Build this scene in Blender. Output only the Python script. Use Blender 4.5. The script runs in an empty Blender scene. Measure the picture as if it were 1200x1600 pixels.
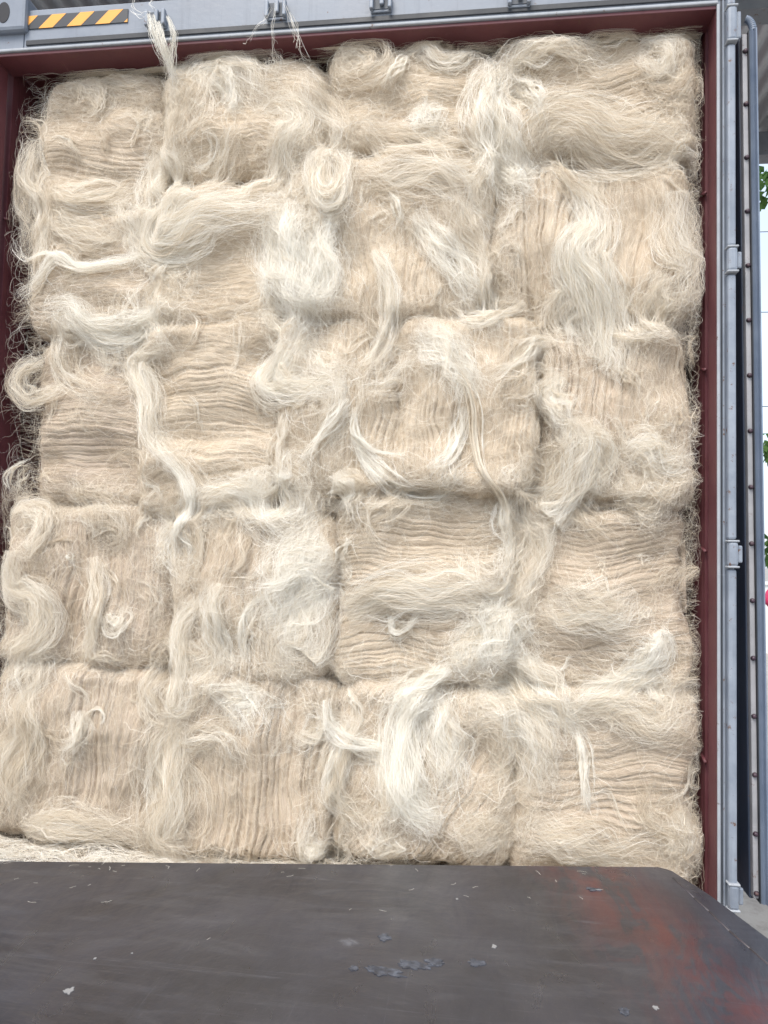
import bpy, bmesh, math, random
import numpy as np
from mathutils import Vector, Matrix
random.seed(7); RNG = np.random.default_rng(11)
scene = bpy.context.scene
C = scene.collection

# ------------------------------------------------------------------ camera
CAM = np.array([0.4812, -2.1918, 0.9282]); FPX = 1135.0
YAW, PITCH, ROLL = 0.126627, 0.0538, 0.023941
_cy, _sy = math.cos(YAW), math.sin(YAW)
FW = np.array([-_sy*math.cos(PITCH), _cy*math.cos(PITCH), math.sin(PITCH)])
_r = np.array([_cy, _sy, 0.0]); _u = np.cross(_r, FW)
RT = _r*math.cos(ROLL)+_u*math.sin(ROLL); UP = -_r*math.sin(ROLL)+_u*math.cos(ROLL)
cd = bpy.data.cameras.new('camera'); cam = bpy.data.objects.new('camera', cd); C.objects.link(cam)
cd.sensor_fit = 'VERTICAL'; cd.sensor_height = 36.0; cd.lens = 36.0*FPX/1600.0
cd.clip_start = 0.02; cd.clip_end = 500
M = Matrix(((RT[0], UP[0], -FW[0], CAM[0]), (RT[1], UP[1], -FW[1], CAM[1]), (RT[2], UP[2], -FW[2], CAM[2]), (0, 0, 0, 1)))
cam.matrix_world = M
scene.camera = cam
scene.render.resolution_x = 768; scene.render.resolution_y = 1024

# ------------------------------------------------------------------ sky, sun, exposure
SUN_EL, SUN_AZ = math.radians(55), math.radians(196)     # azimuth measured clockwise from +y
w = bpy.data.worlds.new('World'); scene.world = w; w.use_nodes = True
nt = w.node_tree; nt.nodes.clear()
sky = nt.nodes.new('ShaderNodeTexSky'); sky.sky_type = 'NISHITA'; sky.sun_disc = False
sky.sun_elevation = SUN_EL; sky.sun_rotation = SUN_AZ; sky.dust_density = 2.5; sky.air_density = 1.0; sky.ozone_density = 1.0
bgn = nt.nodes.new('ShaderNodeBackground'); bgn.inputs[1].default_value = 0.15
on = nt.nodes.new('ShaderNodeOutputWorld')
# thin bright cloud veil over the blue: noise decides how thick it is
tc = nt.nodes.new('ShaderNodeTexCoord'); cn = nt.nodes.new('ShaderNodeTexNoise'); cn.inputs['Scale'].default_value = 2.2; cn.inputs['Detail'].default_value = 6
mr_ = nt.nodes.new('ShaderNodeMapRange'); mr_.inputs[1].default_value = .35; mr_.inputs[2].default_value = .65; mr_.inputs[3].default_value = .22; mr_.inputs[4].default_value = .48
mxs = nt.nodes.new('ShaderNodeMix'); mxs.data_type = 'RGBA'; mxs.inputs[7].default_value = (7.6, 8.3, 8.9, 1)
nt.links.new(tc.outputs['Generated'], cn.inputs['Vector']); nt.links.new(cn.outputs[0], mr_.inputs[0]); nt.links.new(mr_.outputs[0], mxs.inputs[0])
nt.links.new(sky.outputs[0], mxs.inputs[6]); nt.links.new(mxs.outputs[2], bgn.inputs[0]); nt.links.new(bgn.outputs[0], on.inputs[0])
sd = bpy.data.lights.new('sun', 'SUN'); sd.energy = 2.0; sd.angle = math.radians(30); sd.color = (1, .95, .87)
sun = bpy.data.objects.new('sun', sd); C.objects.link(sun)
_d = Vector((math.sin(SUN_AZ)*math.cos(SUN_EL), math.cos(SUN_AZ)*math.cos(SUN_EL), math.sin(SUN_EL)))
sun.rotation_euler = _d.to_track_quat('Z', 'Y').to_euler(); sun.location = _d*20
scene.view_settings.view_transform = 'Standard'; scene.view_settings.look = 'None'
scene.view_settings.exposure = 0.62; scene.view_settings.gamma = 1.0
scene.view_settings.use_curve_mapping = False
scene.render.engine = 'CYCLES'
scene.cycles.max_bounces = 8; scene.cycles.diffuse_bounces = 5

# ------------------------------------------------------------------ pixel -> world (reading positions off the photograph)
def ray(px, py):
    d = FW*FPX + RT*(px-600.0) - UP*(py-800.0)
    return d/np.linalg.norm(d)
def atY(px, py, Y):
    d = ray(px, py); return CAM + d*((Y-CAM[1])/d[1])
def atZ(px, py, Z):
    d = ray(px, py); return CAM + d*((Z-CAM[2])/d[2])

# ------------------------------------------------------------------ numpy noise
def _hash(ix, iy, seed):
    h = (ix.astype(np.int64)*374761393 + iy.astype(np.int64)*668265263 + seed*1442695041) & 0xffffffff
    h = ((h ^ (h >> 13))*1274126177) & 0xffffffff
    h = (h ^ (h >> 16)) & 0xffffffff
    return h.astype(np.float64)*(2*math.pi/4294967296.0)
def noise(x, y, seed=0):
    x = np.asarray(x, float); y = np.asarray(y, float)
    ix = np.floor(x); iy = np.floor(y); fx = x-ix; fy = y-iy
    u = fx*fx*fx*(fx*(fx*6-15)+10); v = fy*fy*fy*(fy*(fy*6-15)+10)
    def g(dx, dy):
        a = _hash(ix+dx, iy+dy, seed); return np.cos(a)*(fx-dx)+np.sin(a)*(fy-dy)
    a = g(0, 0); b = g(1, 0); c = g(0, 1); d = g(1, 1)
    return 1.5*((a*(1-u)+b*u)*(1-v)+(c*(1-u)+d*u)*v)
def fbm(x, y, seed=0, o=3):
    s = 0; a = 1; f = 1
    for k in range(o):
        s = s+a*noise(x*f, y*f, seed+k*17); a *= .5; f *= 2.03
    return s

# ------------------------------------------------------------------ object helpers
def link(name, me, parent=None):
    o = bpy.data.objects.new(name, me); C.objects.link(o)
    if parent is not None: o.parent = parent
    return o
def tag(o, label=None, cat=None, group=None, kind=None):
    if label: o['label'] = label
    if cat: o['category'] = cat
    if group: o['group'] = group
    if kind: o['kind'] = kind
    return o
def empty(name, loc=(0, 0, 0), **k):
    o = link(name, None); o.empty_display_size = .1; o.location = loc
    tag(o, **k); bpy.context.view_layer.update(); return o
def bmobj(name, bm, mat, parent=None, smooth=False):
    me = bpy.data.meshes.new(name); bm.normal_update(); bm.to_mesh(me); bm.free()
    if mat: me.materials.append(mat)
    if smooth:
        for p in me.polygons: p.use_smooth = True
    o = link(name, me, parent)
    if parent is not None: o.matrix_parent_inverse = Matrix.Translation(parent.location).inverted() if parent.type == 'EMPTY' else Matrix()
    return o
def child_fix(o, root):     # geometry is in world metres: undo the root's translation
    o.matrix_parent_inverse = Matrix.Translation(root.location).inverted()
def box(bm, x0, x1, y0, y1, z0, z1, bevel=0.0):
    r = bmesh.ops.create_cube(bm, size=1.0)
    vs = r['verts']
    for v in vs:
        v.co = Vector(((x0+x1)/2+v.co.x*(x1-x0), (y0+y1)/2+v.co.y*(y1-y0), (z0+z1)/2+v.co.z*(z1-z0)))
    if bevel > 0:
        es = list({e for v in vs for e in v.link_edges})
        bmesh.ops.bevel(bm, geom=es, offset=bevel, segments=2, affect='EDGES', profile=.5)
def cyl(bm, p0, p1, r, n=16, r2=None):
    p0 = Vector(p0); p1 = Vector(p1); d = p1-p0
    q = d.to_track_quat('Z', 'Y').to_matrix().to_4x4()
    bmesh.ops.create_cone(bm, cap_ends=True, segments=n, radius1=r, radius2=r if r2 is None else r2, depth=d.length,
                          matrix=Matrix.Translation((p0+p1)/2) @ q)
def prism(bm, prof, z0, z1, axis='z'):
    """closed 2D outline (x,y) extruded along z"""
    a = [bm.verts.new((x, y, z0)) for x, y in prof]; b = [bm.verts.new((x, y, z1)) for x, y in prof]
    n = len(prof)
    for i in range(n): bm.faces.new((a[i], a[(i+1) % n], b[(i+1) % n], b[i]))
    bm.faces.new(a[::-1]); bm.faces.new(b)
    bmesh.ops.recalc_face_normals(bm, faces=bm.faces)
def fast_mesh(name, V, F, mat, parent=None, smooth=False, attrs=None, uv=None):
    """V (n,3), F (m,4) quads"""
    me = bpy.data.meshes.new(name)
    n, m = len(V), len(F)
    me.vertices.add(n); me.vertices.foreach_set('co', np.ascontiguousarray(V, dtype=np.float32).ravel())
    me.loops.add(m*4); me.loops.foreach_set('vertex_index', np.ascontiguousarray(F, dtype=np.int32).ravel())
    me.polygons.add(m); me.polygons.foreach_set('loop_start', np.arange(0, m*4, 4, dtype=np.int32))
    me.polygons.foreach_set('loop_total', np.full(m, 4, dtype=np.int32))
    if smooth: me.polygons.foreach_set('use_smooth', np.ones(m, dtype=bool))
    me.update(calc_edges=True)
    for k, a in (attrs or {}).items():
        at = me.attributes.new(k, 'FLOAT', 'POINT'); at.data.foreach_set('value', np.ascontiguousarray(a, dtype=np.float32).ravel())
    if uv is not None:
        ul = me.uv_layers.new(name='UVMap'); ul.data.foreach_set('uv', np.ascontiguousarray(uv[F.ravel()], dtype=np.float32).ravel())
    me.materials.append(mat)
    o = link(name, me, parent)
    if parent is not None: child_fix(o, parent)
    return o

# ------------------------------------------------------------------ materials
class Mat:
    def __init__(s, name):
        s.m = bpy.data.materials.new(name); s.m.use_nodes = True; s.t = s.m.node_tree
        s.b = s.t.nodes['Principled BSDF']; s.out = s.t.nodes['Material Output']
    def n(s, typ, **k):
        x = s.t.nodes.new(typ)
        for a, b in k.items(): setattr(x, a, b)
        return x
    def l(s, a, b): s.t.links.new(a, b)
    def set(s, **k):
        for a, b in k.items(): s.b.inputs[a.replace('_', ' ')].default_value = b
    def noise(s, scale, detail=4, rough=.55, vec=None, dist=0):
        x = s.n('ShaderNodeTexNoise'); x.inputs['Scale'].default_value = scale; x.inputs['Detail'].default_value = detail
        x.inputs['Roughness'].default_value = rough; x.inputs['Distortion'].default_value = dist
        if vec is not None: s.l(vec, x.inputs['Vector'])
        return x.outputs[0]
    def ramp(s, fac, stops):
        x = s.n('ShaderNodeValToRGB'); e = x.color_ramp.elements
        while len(e) < len(stops): e.new(.5)
        for i, (p, c) in enumerate(stops):
            e[i].position = p; e[i].color = (c if len(c) == 4 else (*c, 1))
        s.l(fac, x.inputs[0]); return x.outputs[0]
    def mix(s, fac, a, b, mode='MIX'):
        x = s.n('ShaderNodeMix', data_type='RGBA', blend_type=mode)
        for sock, v in ((x.inputs[0], fac), (x.inputs[6], a), (x.inputs[7], b)):
            if hasattr(v, 'links'): s.l(v, sock)
            else: sock.default_value = v if not isinstance(v, tuple) else (v if len(v) == 4 else (*v, 1))
        return x.outputs[2]
    def mapping(s, vec, scale=(1, 1, 1), rot=(0, 0, 0), loc=(0, 0, 0)):
        x = s.n('ShaderNodeMapping'); x.inputs['Scale'].default_value = scale; x.inputs['Rotation'].default_value = rot
        x.inputs['Location'].default_value = loc
        s.l(vec, x.inputs[0]); return x.outputs[0]
    def obj(s): return s.n('ShaderNodeTexCoord').outputs['Object']
    def bump(s, h, strength=.3, dist=.01, prev=None):
        x = s.n('ShaderNodeBump'); x.inputs['Strength'].default_value = strength; x.inputs['Distance'].default_value = dist
        s.l(h, x.inputs['Height'])
        if prev is not None: s.l(prev, x.inputs['Normal'])
        return x.outputs[0]

def painted(name, col, col2, rust=.15, rough=.45, scale=6, spec=.5, streak=True):
    m = Mat(name); o = m.obj()
    big = m.noise(scale, 5, .6, o)
    c = m.mix(m.ramp(big, [(.35, (0, 0, 0)), (.7, (1, 1, 1))]), col, col2)
    st = m.noise(9, 5, .65, m.mapping(o, (6, 6, .35)))
    c = m.mix(m.ramp(st, [(.55, (0, 0, 0)), (.75, (.5, .5, .5))]), c, tuple(x*.72 for x in col))
    sc = m.noise(38, 6, .75, o)
    c = m.mix(m.ramp(sc, [(.66-rust*.3, (0, 0, 0)), (.72-rust*.3, (1, 1, 1))]) if rust > 0 else 0.0, c, (.13, .065, .04))
    sx = m.noise(5, 8, .8, m.mapping(o, (1.1, 1.3, 26), (.4, .2, .3)), 1.2)
    c = m.mix(m.ramp(sx, [(.63, (0, 0, 0)), (.68, (.45, .45, .45))]), c, tuple(min(1, x*1.5+.05) for x in col2))
    m.l(c, m.b.inputs['Base Color'])
    m.l(m.ramp(big, [(.3, (rough-.1,)*3), (.7, (rough+.15,)*3)]), m.b.inputs['Roughness'])
    m.l(m.bump(m.noise(60, 4, .6, o), .12, .004), m.b.inputs['Normal'])
    return m.m
M_GREY = painted('grey_container_paint', (.18, .205, .25), (.24, .27, .32), rust=.07, rough=.42)
M_GREY2 = painted('worn_grey_paint', (.20, .23, .28), (.29, .325, .38), rust=.2, rough=.4, scale=14)
M_RED = painted('oxide_red_paint', (.115, .034, .042), (.155, .052, .060), rust=.14, rough=.5)
M_SEAL = painted('pale_sealant', (.32, .34, .37), (.40, .42, .45), rust=.1, rough=.6, scale=20)
M_DARKIN = painted('dark_red_paint', (.10, .022, .025), (.13, .03, .032), rust=.02, rough=.55)  # darker red paint for roof, end wall, plate legs and chassis
M_STEEL0 = painted('dark_recess_paint', (.07, .08, .095), (.12, .13, .15), rust=.2, rough=.6)  # dark grey rust-flecked paint on the keeper recesses
M_RUBBER = painted('blue_grey_rubber', (.13, .165, .23), (.19, .23, .30), rust=0, rough=.38, scale=9)
M_DARKRUB = painted('dark_rubber', (.015, .018, .024), (.03, .033, .04), rust=0, rough=.5)
M_STRIP = painted('aluminium_strip', (.27, .27, .285), (.37, .365, .38), rust=.1, rough=.4, scale=12)
M_RIVET = painted('plum_rivet', (.05, .03, .045), (.08, .05, .06), rust=.2, rough=.5)
M_DOOR = painted('dark_blue_door_paint', (.035, .05, .085), (.05, .065, .10), rust=.05, rough=.5)

def plain(name, col, rough=.6, metallic=0.0):
    m = Mat(name); o = m.obj(); c = m.mix(m.noise(12, 4, .6, o), tuple(x*.85 for x in col), tuple(min(1, x*1.12) for x in col))
    m.l(c, m.b.inputs['Base Color']); m.set(Roughness=rough, Metallic=metallic); return m.m
M_YEL = plain('yellow_tape', (.80, .36, .05), .45)
M_BLK = plain('black_tape', (.025, .028, .035), .4)
M_HOLE = plain('dark_steel_hole', (.02, .02, .025), .7)

# fibre body: colour and relief stretched along the grain (UV: u along grain, v across, in metres)
def fibre_body():
    m = Mat('packed_fibre'); uv = m.n('ShaderNodeUVMap').outputs[0]
    f1 = m.noise(1.0, 5, .7, m.mapping(uv, (9, 420, 1)), .25)
    f2 = m.noise(1.0, 4, .6, m.mapping(uv, (3.5, 130, 1)), .4)
    f3 = m.noise(1.0, 3, .6, m.mapping(uv, (3, 7, 1)))
    wool = m.noise(420, 4, .7, m.obj(), 1.2)
    c = m.mix(m.ramp(f3, [(.3, (0, 0, 0)), (.7, (1, 1, 1))]), (.665, .555, .425), (.725, .63, .50))
    tn = m.n('ShaderNodeAttribute', attribute_name='tone').outputs['Fac']
    c = m.mix(tn, c, (.47, .385, .325))
    c = m.mix(m.ramp(f1, [(.34, (.7, .7, .7)), (.56, (0, 0, 0))]), c, (.47, .375, .285))
    c = m.mix(m.ramp(f1, [(.52, (0, 0, 0)), (.75, (.8, .8, .8))]), c, (.80, .73, .61))
    c = m.mix(m.ramp(f2, [(.25, (.6, .6, .6)), (.40, (0, 0, 0))]), c, (.40, .31, .23))
    m.l(c, m.b.inputs['Base Color']); m.set(Roughness=.75)
    m.b.inputs['Specular IOR Level'].default_value = .15
    n1 = m.bump(f2, .7, .006); n2 = m.bump(f1, .8, .0025, n1); n3 = m.bump(wool, .4, .0015, n2)
    m.l(n3, m.b.inputs['Normal']); return m.m
def fibre_strand(name, dark, light, white, tr=.3):
    m = Mat(name); a = m.n('ShaderNodeAttribute', attribute_name='tint').outputs['Fac']
    c = m.ramp(a, [(0, dark), (.45, light), (1, white)])
    d = m.n('ShaderNodeBsdfDiffuse'); m.l(c, d.inputs[0])
    t = m.n('ShaderNodeBsdfTranslucent'); m.l(c, t.inputs[0])
    g = m.n('ShaderNodeBsdfGlossy'); g.inputs['Roughness'].default_value = .35
    mx = m.n('ShaderNodeMixShader'); mx.inputs[0].default_value = tr; m.l(d.outputs[0], mx.inputs[1]); m.l(t.outputs[0], mx.inputs[2])
    m2 = m.n('ShaderNodeMixShader'); m2.inputs[0].default_value = .05; m.l(mx.outputs[0], m2.inputs[1]); m.l(g.outputs[0], m2.inputs[2])
    m.l(m2.outputs[0], m.out.inputs[0]); m.t.nodes.remove(m.b); return m.m
M_BODY = fibre_body()
M_STRAND = fibre_strand('loose_fibre_strand', (.57, .465, .345), (.82, .73, .59), (.975, .95, .88))

# ------------------------------------------------------------------ ground and yard (setting)
def sheet(name, x0, x1, y0, y1, z, mat):
    bm = bmesh.new(); vs = [bm.verts.new(p) for p in ((x0, y0, z), (x1, y0, z), (x1, y1, z), (x0, y1, z))]
    bm.faces.new(vs); return bmobj(name, bm, mat)
def ground_mat():
    m = Mat('yard_concrete'); o = m.obj()
    c = m.mix(m.ramp(m.noise(.6, 6, .6, o), [(.35, (0, 0, 0)), (.65, (1, 1, 1))]), (.28, .26, .23), (.38, .36, .33))
    c = m.mix(m.ramp(m.noise(9, 6, .7, o), [(.5, (0, 0, 0)), (.7, (.6, .6, .6))]), c, (.2, .18, .16))
    m.l(c, m.b.inputs['Base Color']); m.set(Roughness=.85); m.l(m.bump(m.noise(30, 5, .6, o), .3, .01), m.b.inputs['Normal']); return m.m
tag(sheet('ground', -200, 200, -200, 200, -1.25, ground_mat()), kind='structure')

# ------------------------------------------------------------------ the container
HW, HT, FL = 1.17, 2.58, -0.07
con = empty('shipping_container', (0, 0, FL), label='grey shipping container with oxide red inner frame, packed full of pale fibre bales', cat='shipping container')
# header
bm = bmesh.new(); box(bm, -1.06, 1.214, -.005, .06, HT+.012, 2.725, .004); bmobj('header_beam', bm, M_GREY, con)
bm = bmesh.new(); box(bm, -HW, HW, -.012, .085, HT, HT+.010, .003)
bmobj('header_lip', bm, M_SEAL, con)
bm = bmesh.new(); box(bm, -HW+.002, HW-.002, -.004, .10, HT-.012, HT-.001, .002); bmobj('header_soffit', bm, M_RED, con)
# rain strip and rubber rub on the header
bm = bmesh.new(); box(bm, -1.05, 1.2, -.010, -.0055, HT+.018, HT+.036, .002); bmobj('header_seam', bm, M_DARKRUB, con)
# corner posts (J profile) : red inside return, grey grooved face
def post(s):
    prof = [(1.17, -.004), (1.17, .072), (1.200, .072), (1.214, .03), (1.214, -.004)]
    bm = bmesh.new(); prism(bm, [(s*x, y) for x, y in prof], FL-.10, 2.725); p = bmobj('corner_post', bm, M_GREY, con)
    bm = bmesh.new(); box(bm, min(s*1.166, s*1.169), max(s*1.166, s*1.169), -.001, .070, FL, HT-.013); r = bmobj('post_lining', bm, M_RED, p)
    bm = bmesh.new(); box(bm, min(s*1.166, s*1.174), max(s*1.166, s*1.174), -.012, -.0045, FL, HT-.002, .002); bmobj('post_edge', bm, M_SEAL, p)
    for k, (a, b, d, mt) in enumerate(((1.178, 1.181, -.0065, M_DARKRUB), (1.1825, 1.187, -.009, M_GREY2))):
        bm = bmesh.new(); box(bm, min(s*a, s*b), max(s*a, s*b), d, -.0042, FL, HT+.14, .001); bmobj('post_groove', bm, mt, p)
    # long hinge-side bar with rounded face
    for z0, z1 in ((FL+.10, .90), (.985, 1.75), (1.835, 2.44), (2.56, 2.72)):
        bm = bmesh.new(); box(bm, min(s*1.190, s*1.213), max(s*1.190, s*1.213), -.030, -.0045, z0, z1, .006); bmobj('hinge_bar', bm, M_GREY2, p)
    return p
posts = [post(1), post(-1)]
# hinge barrels and blades
def hinge(s, z0, z1):
    bm = bmesh.new(); box(bm, min(s*1.188, s*1.216), max(s*1.188, s*1.216), -.038, -.012, z0, z1, .009)
    h = bmobj('hinge', bm, M_GREY2, con)
    bm = bmesh.new(); box(bm, min(s*1.2165, s*1.230), max(s*1.2165, s*1.230), -.026, -.014, z0+.012, z1-.012, .004); bmobj('hinge_blade', bm, M_GREY2, h)
    for z in (z0, z1):
        bm = bmesh.new(); box(bm, min(s*1.186, s*1.218), max(s*1.186, s*1.218), -.0395, -.0105, z-.003, z+.003, .0025); bmobj('hinge_collar', bm, M_SEAL, h)
for s in (1, -1):
    for z0, z1 in ((-.005, .105-.07), (.907, .980), (1.757, 1.830), (2.447, 2.553)): hinge(s, min(z0, z1-.07) if z1 < .2 else z0, z1)
# doors folded right back along the outer sides
def door(s):
    X0, X1 = 1.2450, 1.2850
    bm = bmesh.new(); box(bm, min(s*X0, s*X1), max(s*X0, s*X1), .035, 1.19, FL+.03, 2.50, .004)
    for k in range(6): box(bm, min(s*(X0-.02), s*(X0-.001)), max(s*(X0-.02), s*(X0-.001)), .12+k*.18, .20+k*.18, FL+.1, 2.45, .008)
    d = bmobj('door', bm, M_DOOR, con)
    bm = bmesh.new(); box(bm, min(s*1.2480, s*1.2630), max(s*1.2480, s*1.2630), .012, .0345, FL+.04, 2.485, .003); bmobj('retaining_strip', bm, M_STRIP, d)
    # rubber gasket: two lips with a groove, curled over at the top
    prof = [(1.2660, .034), (1.2660, .010), (1.2720, .0), (1.2780, .004), (1.2800, -.006), (1.2840, -.006), (1.2870, .004), (1.2870, .034)]
    bm = bmesh.new(); prism(bm, [(s*a, b) for a, b in prof], FL+.03, 2.49); g = bmobj('rubber_gasket', bm, M_RUBBER, d)
    bm = bmesh.new()
    for k in range(9):
        t0, t1 = k/9*1.5, (k+1)/9*1.5
        a = Vector((s*(1.2790-.022*(1-math.cos(t0))), .012, 2.49+.04*math.sin(t0))); b = Vector((s*(1.2790-.022*(1-math.cos(t1))), .012, 2.49+.04*math.sin(t1)))
        cyl(bm, a, b+(b-a)*.15, .0105, 10)
    bmobj('gasket_corner', bm, M_RUBBER, d, True)
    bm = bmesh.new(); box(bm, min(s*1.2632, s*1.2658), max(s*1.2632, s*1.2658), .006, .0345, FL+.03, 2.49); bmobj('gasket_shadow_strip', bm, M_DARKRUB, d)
    z = 2.43; k = 0
    while z > FL+.05:
        bm = bmesh.new(); cyl(bm, (s*1.2555, .0115, z), (s*1.2555, .004, z), .0074, 12, .005); bmobj('rivet', bm, M_RIVET, d, True)
        z -= .163; k += 1
    d.matrix_basis = Matrix.Translation((s*.0205, 0, 0)) @ Matrix.Rotation(-s*.0095, 4, 'Y')
    return d
door(1); door(-1)
# side walls (corrugated), roof, floor, back wall
def corr_wall(s):
    bm = bmesh.new(); y = .13; prof = []
    x0, x1 = 1.166, 1.190
    while y < 5.9:
        prof += [(x0, y), (x0, y+.11), (x1, y+.16), (x1, y+.27)]; y += .32
    back = [(x+.004, yy) for x, yy in prof][::-1]
    prism(bm, [(s*a, b) for a, b in prof+back], FL, 2.60)
    o = bmobj('side_wall', bm, M_RED, con)
    bm = bmesh.new(); prism(bm, [(s*a, b) for a, b in ((1.1665, .101), (1.1665, .129), (1.205, .129), (1.205, .101))], FL, 2.60); bmobj('wall_return', bm, M_RED, o)
    for z in (.33, .95, 1.50, 2.05):
        bm = bmesh.new(); cyl(bm, (s*1.163, .085, z), (s*1.163, .128, z+.012), .0048, 8); bmobj('lashing_bar', bm, M_RED, o, True)
    return o
corr_wall(1); corr_wall(-1)
bm = bmesh.new(); box(bm, -1.205, 1.205, .06, 5.9, 2.605, 2.62); box(bm, -1.205, 1.205, .061, .11, 2.596, 2.604); bmobj('roof', bm, M_DARKIN, con)
bm = bmesh.new(); box(bm, -1.198, 1.198, .075, 5.9, FL-.03, FL-.001); box(bm, -1.165, 1.165, .00, .0745, FL-.03, FL-.001); bmobj('floor', bm, plain('worn_plywood', (.16, .12, .09), .8), con)
bm = bmesh.new(); box(bm, -1.169, 1.169, -.06, -.002, FL-.14, FL-.004, .004); bmobj('door_sill', bm, M_GREY2, con)
bm = bmesh.new(); box(bm, -1.205, 1.205, 5.9, 5.94, FL-.03, 2.62); bmobj('end_wall', bm, M_DARKIN, con)
bm = bmesh.new(); box(bm, -1.165, -1.02, .06, 5.9, FL-.20, FL-.035); box(bm, 1.02, 1.165, .06, 5.9, FL-.20, FL-.035)
for k in range(12): box(bm, -1.01, 1.01, .2+k*.48, .26+k*.48, FL-.17, FL-.035)
bmobj('underframe', bm, M_GREY2, con)
# corner castings
def casting(x, z, s):
    bm = bmesh.new(); box(bm, x-.0575*1.05, x+.0575*1.05, -.028, .06, z-.062, z+.062, .012)
    c = bmobj('corner_casting', bm, M_GREY, con)
    bm = bmesh.new()
    for k in range(2): pass
    vs = []
    n = 28
    for i in range(n):
        a = 2*math.pi*i/n; vs.append((x-.018*(1 if x<0 else 0)+.022*math.cos(a), z+.036*math.sin(a)))
    a = [bm.verts.new((p, -.0295, q)) for p, q in vs]; b = [bm.verts.new((p, -.0275, q)) for p, q in vs]
    for i in range(n): bm.faces.new((a[i], a[(i+1) % n], b[(i+1) % n], b[i]))
    bm.faces.new(a); bm.faces.new(b[::-1]); bmesh.ops.recalc_face_normals(bm, faces=bm.faces)
    bmobj('casting_hole', bm, M_HOLE, c)
cc = atY(38, 45, -.028)
casting(cc[0]-.060, cc[2]+.062, -1); casting(1.19, cc[2]+.062+.03, 1)
bm = bmesh.new(); box(bm, -1.30, -1.062, -.0045, .06, HT+.0105, 2.725, .003); bmobj('header_end_plate', bm, M_GREY, con)
# hazard tape on the header
ta = [atY(px, py, -.0085) for px, py in ((41, 44), (199, 36), (200, 15), (43, 24))]
tx0, tx1 = (ta[0][0]+ta[3][0])/2, (ta[1][0]+ta[2][0])/2; tz0, tz1 = (ta[0][2]+ta[1][2])/2, (ta[2][2]+ta[3][2])/2
bm = bmesh.new(); box(bm, tx0, tx1, -.0085, -.0055, tz0, tz1); tape = bmobj('hazard_tape', bm, M_BLK, con)
bm = bmesh.new(); H = tz1-tz0; P = (tx1-tx0)/3.55
def clipx(poly, X, keep_less):
    out = []
    for i in range(len(poly)):
        a, b = poly[i], poly[(i+1) % len(poly)]
        ia = (a[0] <= X) == keep_less or a[0] == X; ib = (b[0] <= X) == keep_less or b[0] == X
        if ia: out.append(a)
        if ia != ib:
            t = (X-a[0])/(b[0]-a[0]); out.append((X, a[1]+(b[1]-a[1])*t))
    return out
for k in range(5):
    xs = tx0-.57*P+k*P
    poly = [(xs, tz0), (xs+.5*P, tz0), (xs+.5*P+H*1.02, tz1), (xs+H*1.02, tz1)]
    poly = clipx(clipx(poly, tx0, False), tx1, True)
    if len(poly) < 3: continue
    a = [bm.verts.new((p, -.0090, q)) for p, q in poly]; b = [bm.verts.new((p, -.0086, q)) for p, q in poly]
    n = len(poly)
    for i in range(n): bm.faces.new((a[i], a[(i+1) % n], b[(i+1) % n], b[i]))
    bm.faces.new(a); bm.faces.new(b[::-1])
bmesh.ops.recalc_face_normals(bm, faces=bm.faces); bmobj('yellow_stripes', bm, M_YEL, tape)
# lock rod keepers on the header
def keeper(px, py, wpx=15, hook=False):
    p = atY(px, py, -.006); x, z = p[0], p[2]; hw_ = .033
    bm = bmesh.new(); box(bm, x-hw_, x+hw_, -.014, -.0055, z-.024, z+.03, .003); k = bmobj('lock_keeper', bm, M_GREY2, con)
    bm = bmesh.new(); box(bm, x-hw_+.006, x+hw_-.006, -.0165, -.0145, z-.016, z+.030); bmobj('keeper_recess', bm, M_STEEL0, k)
    bm = bmesh.new(); box(bm, x-hw_-.002, x-hw_+.010, -.032, -.0145, z-.022, z+.030, .003); box(bm, x+hw_-.010, x+hw_+.002, -.032, -.0145, z-.022, z+.030, .003)
    box(bm, x-.004, x+.010, -.028, -.017, z-.008, z+.032, .003)
    bmobj('keeper_lug', bm, M_GREY2, k)
keeper(246, 36); keeper(433, 22); keeper(596, 10); keeper(811, 2)

# ------------------------------------------------------------------ bales
class Bale: pass
BALES = []
YB = .085
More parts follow.
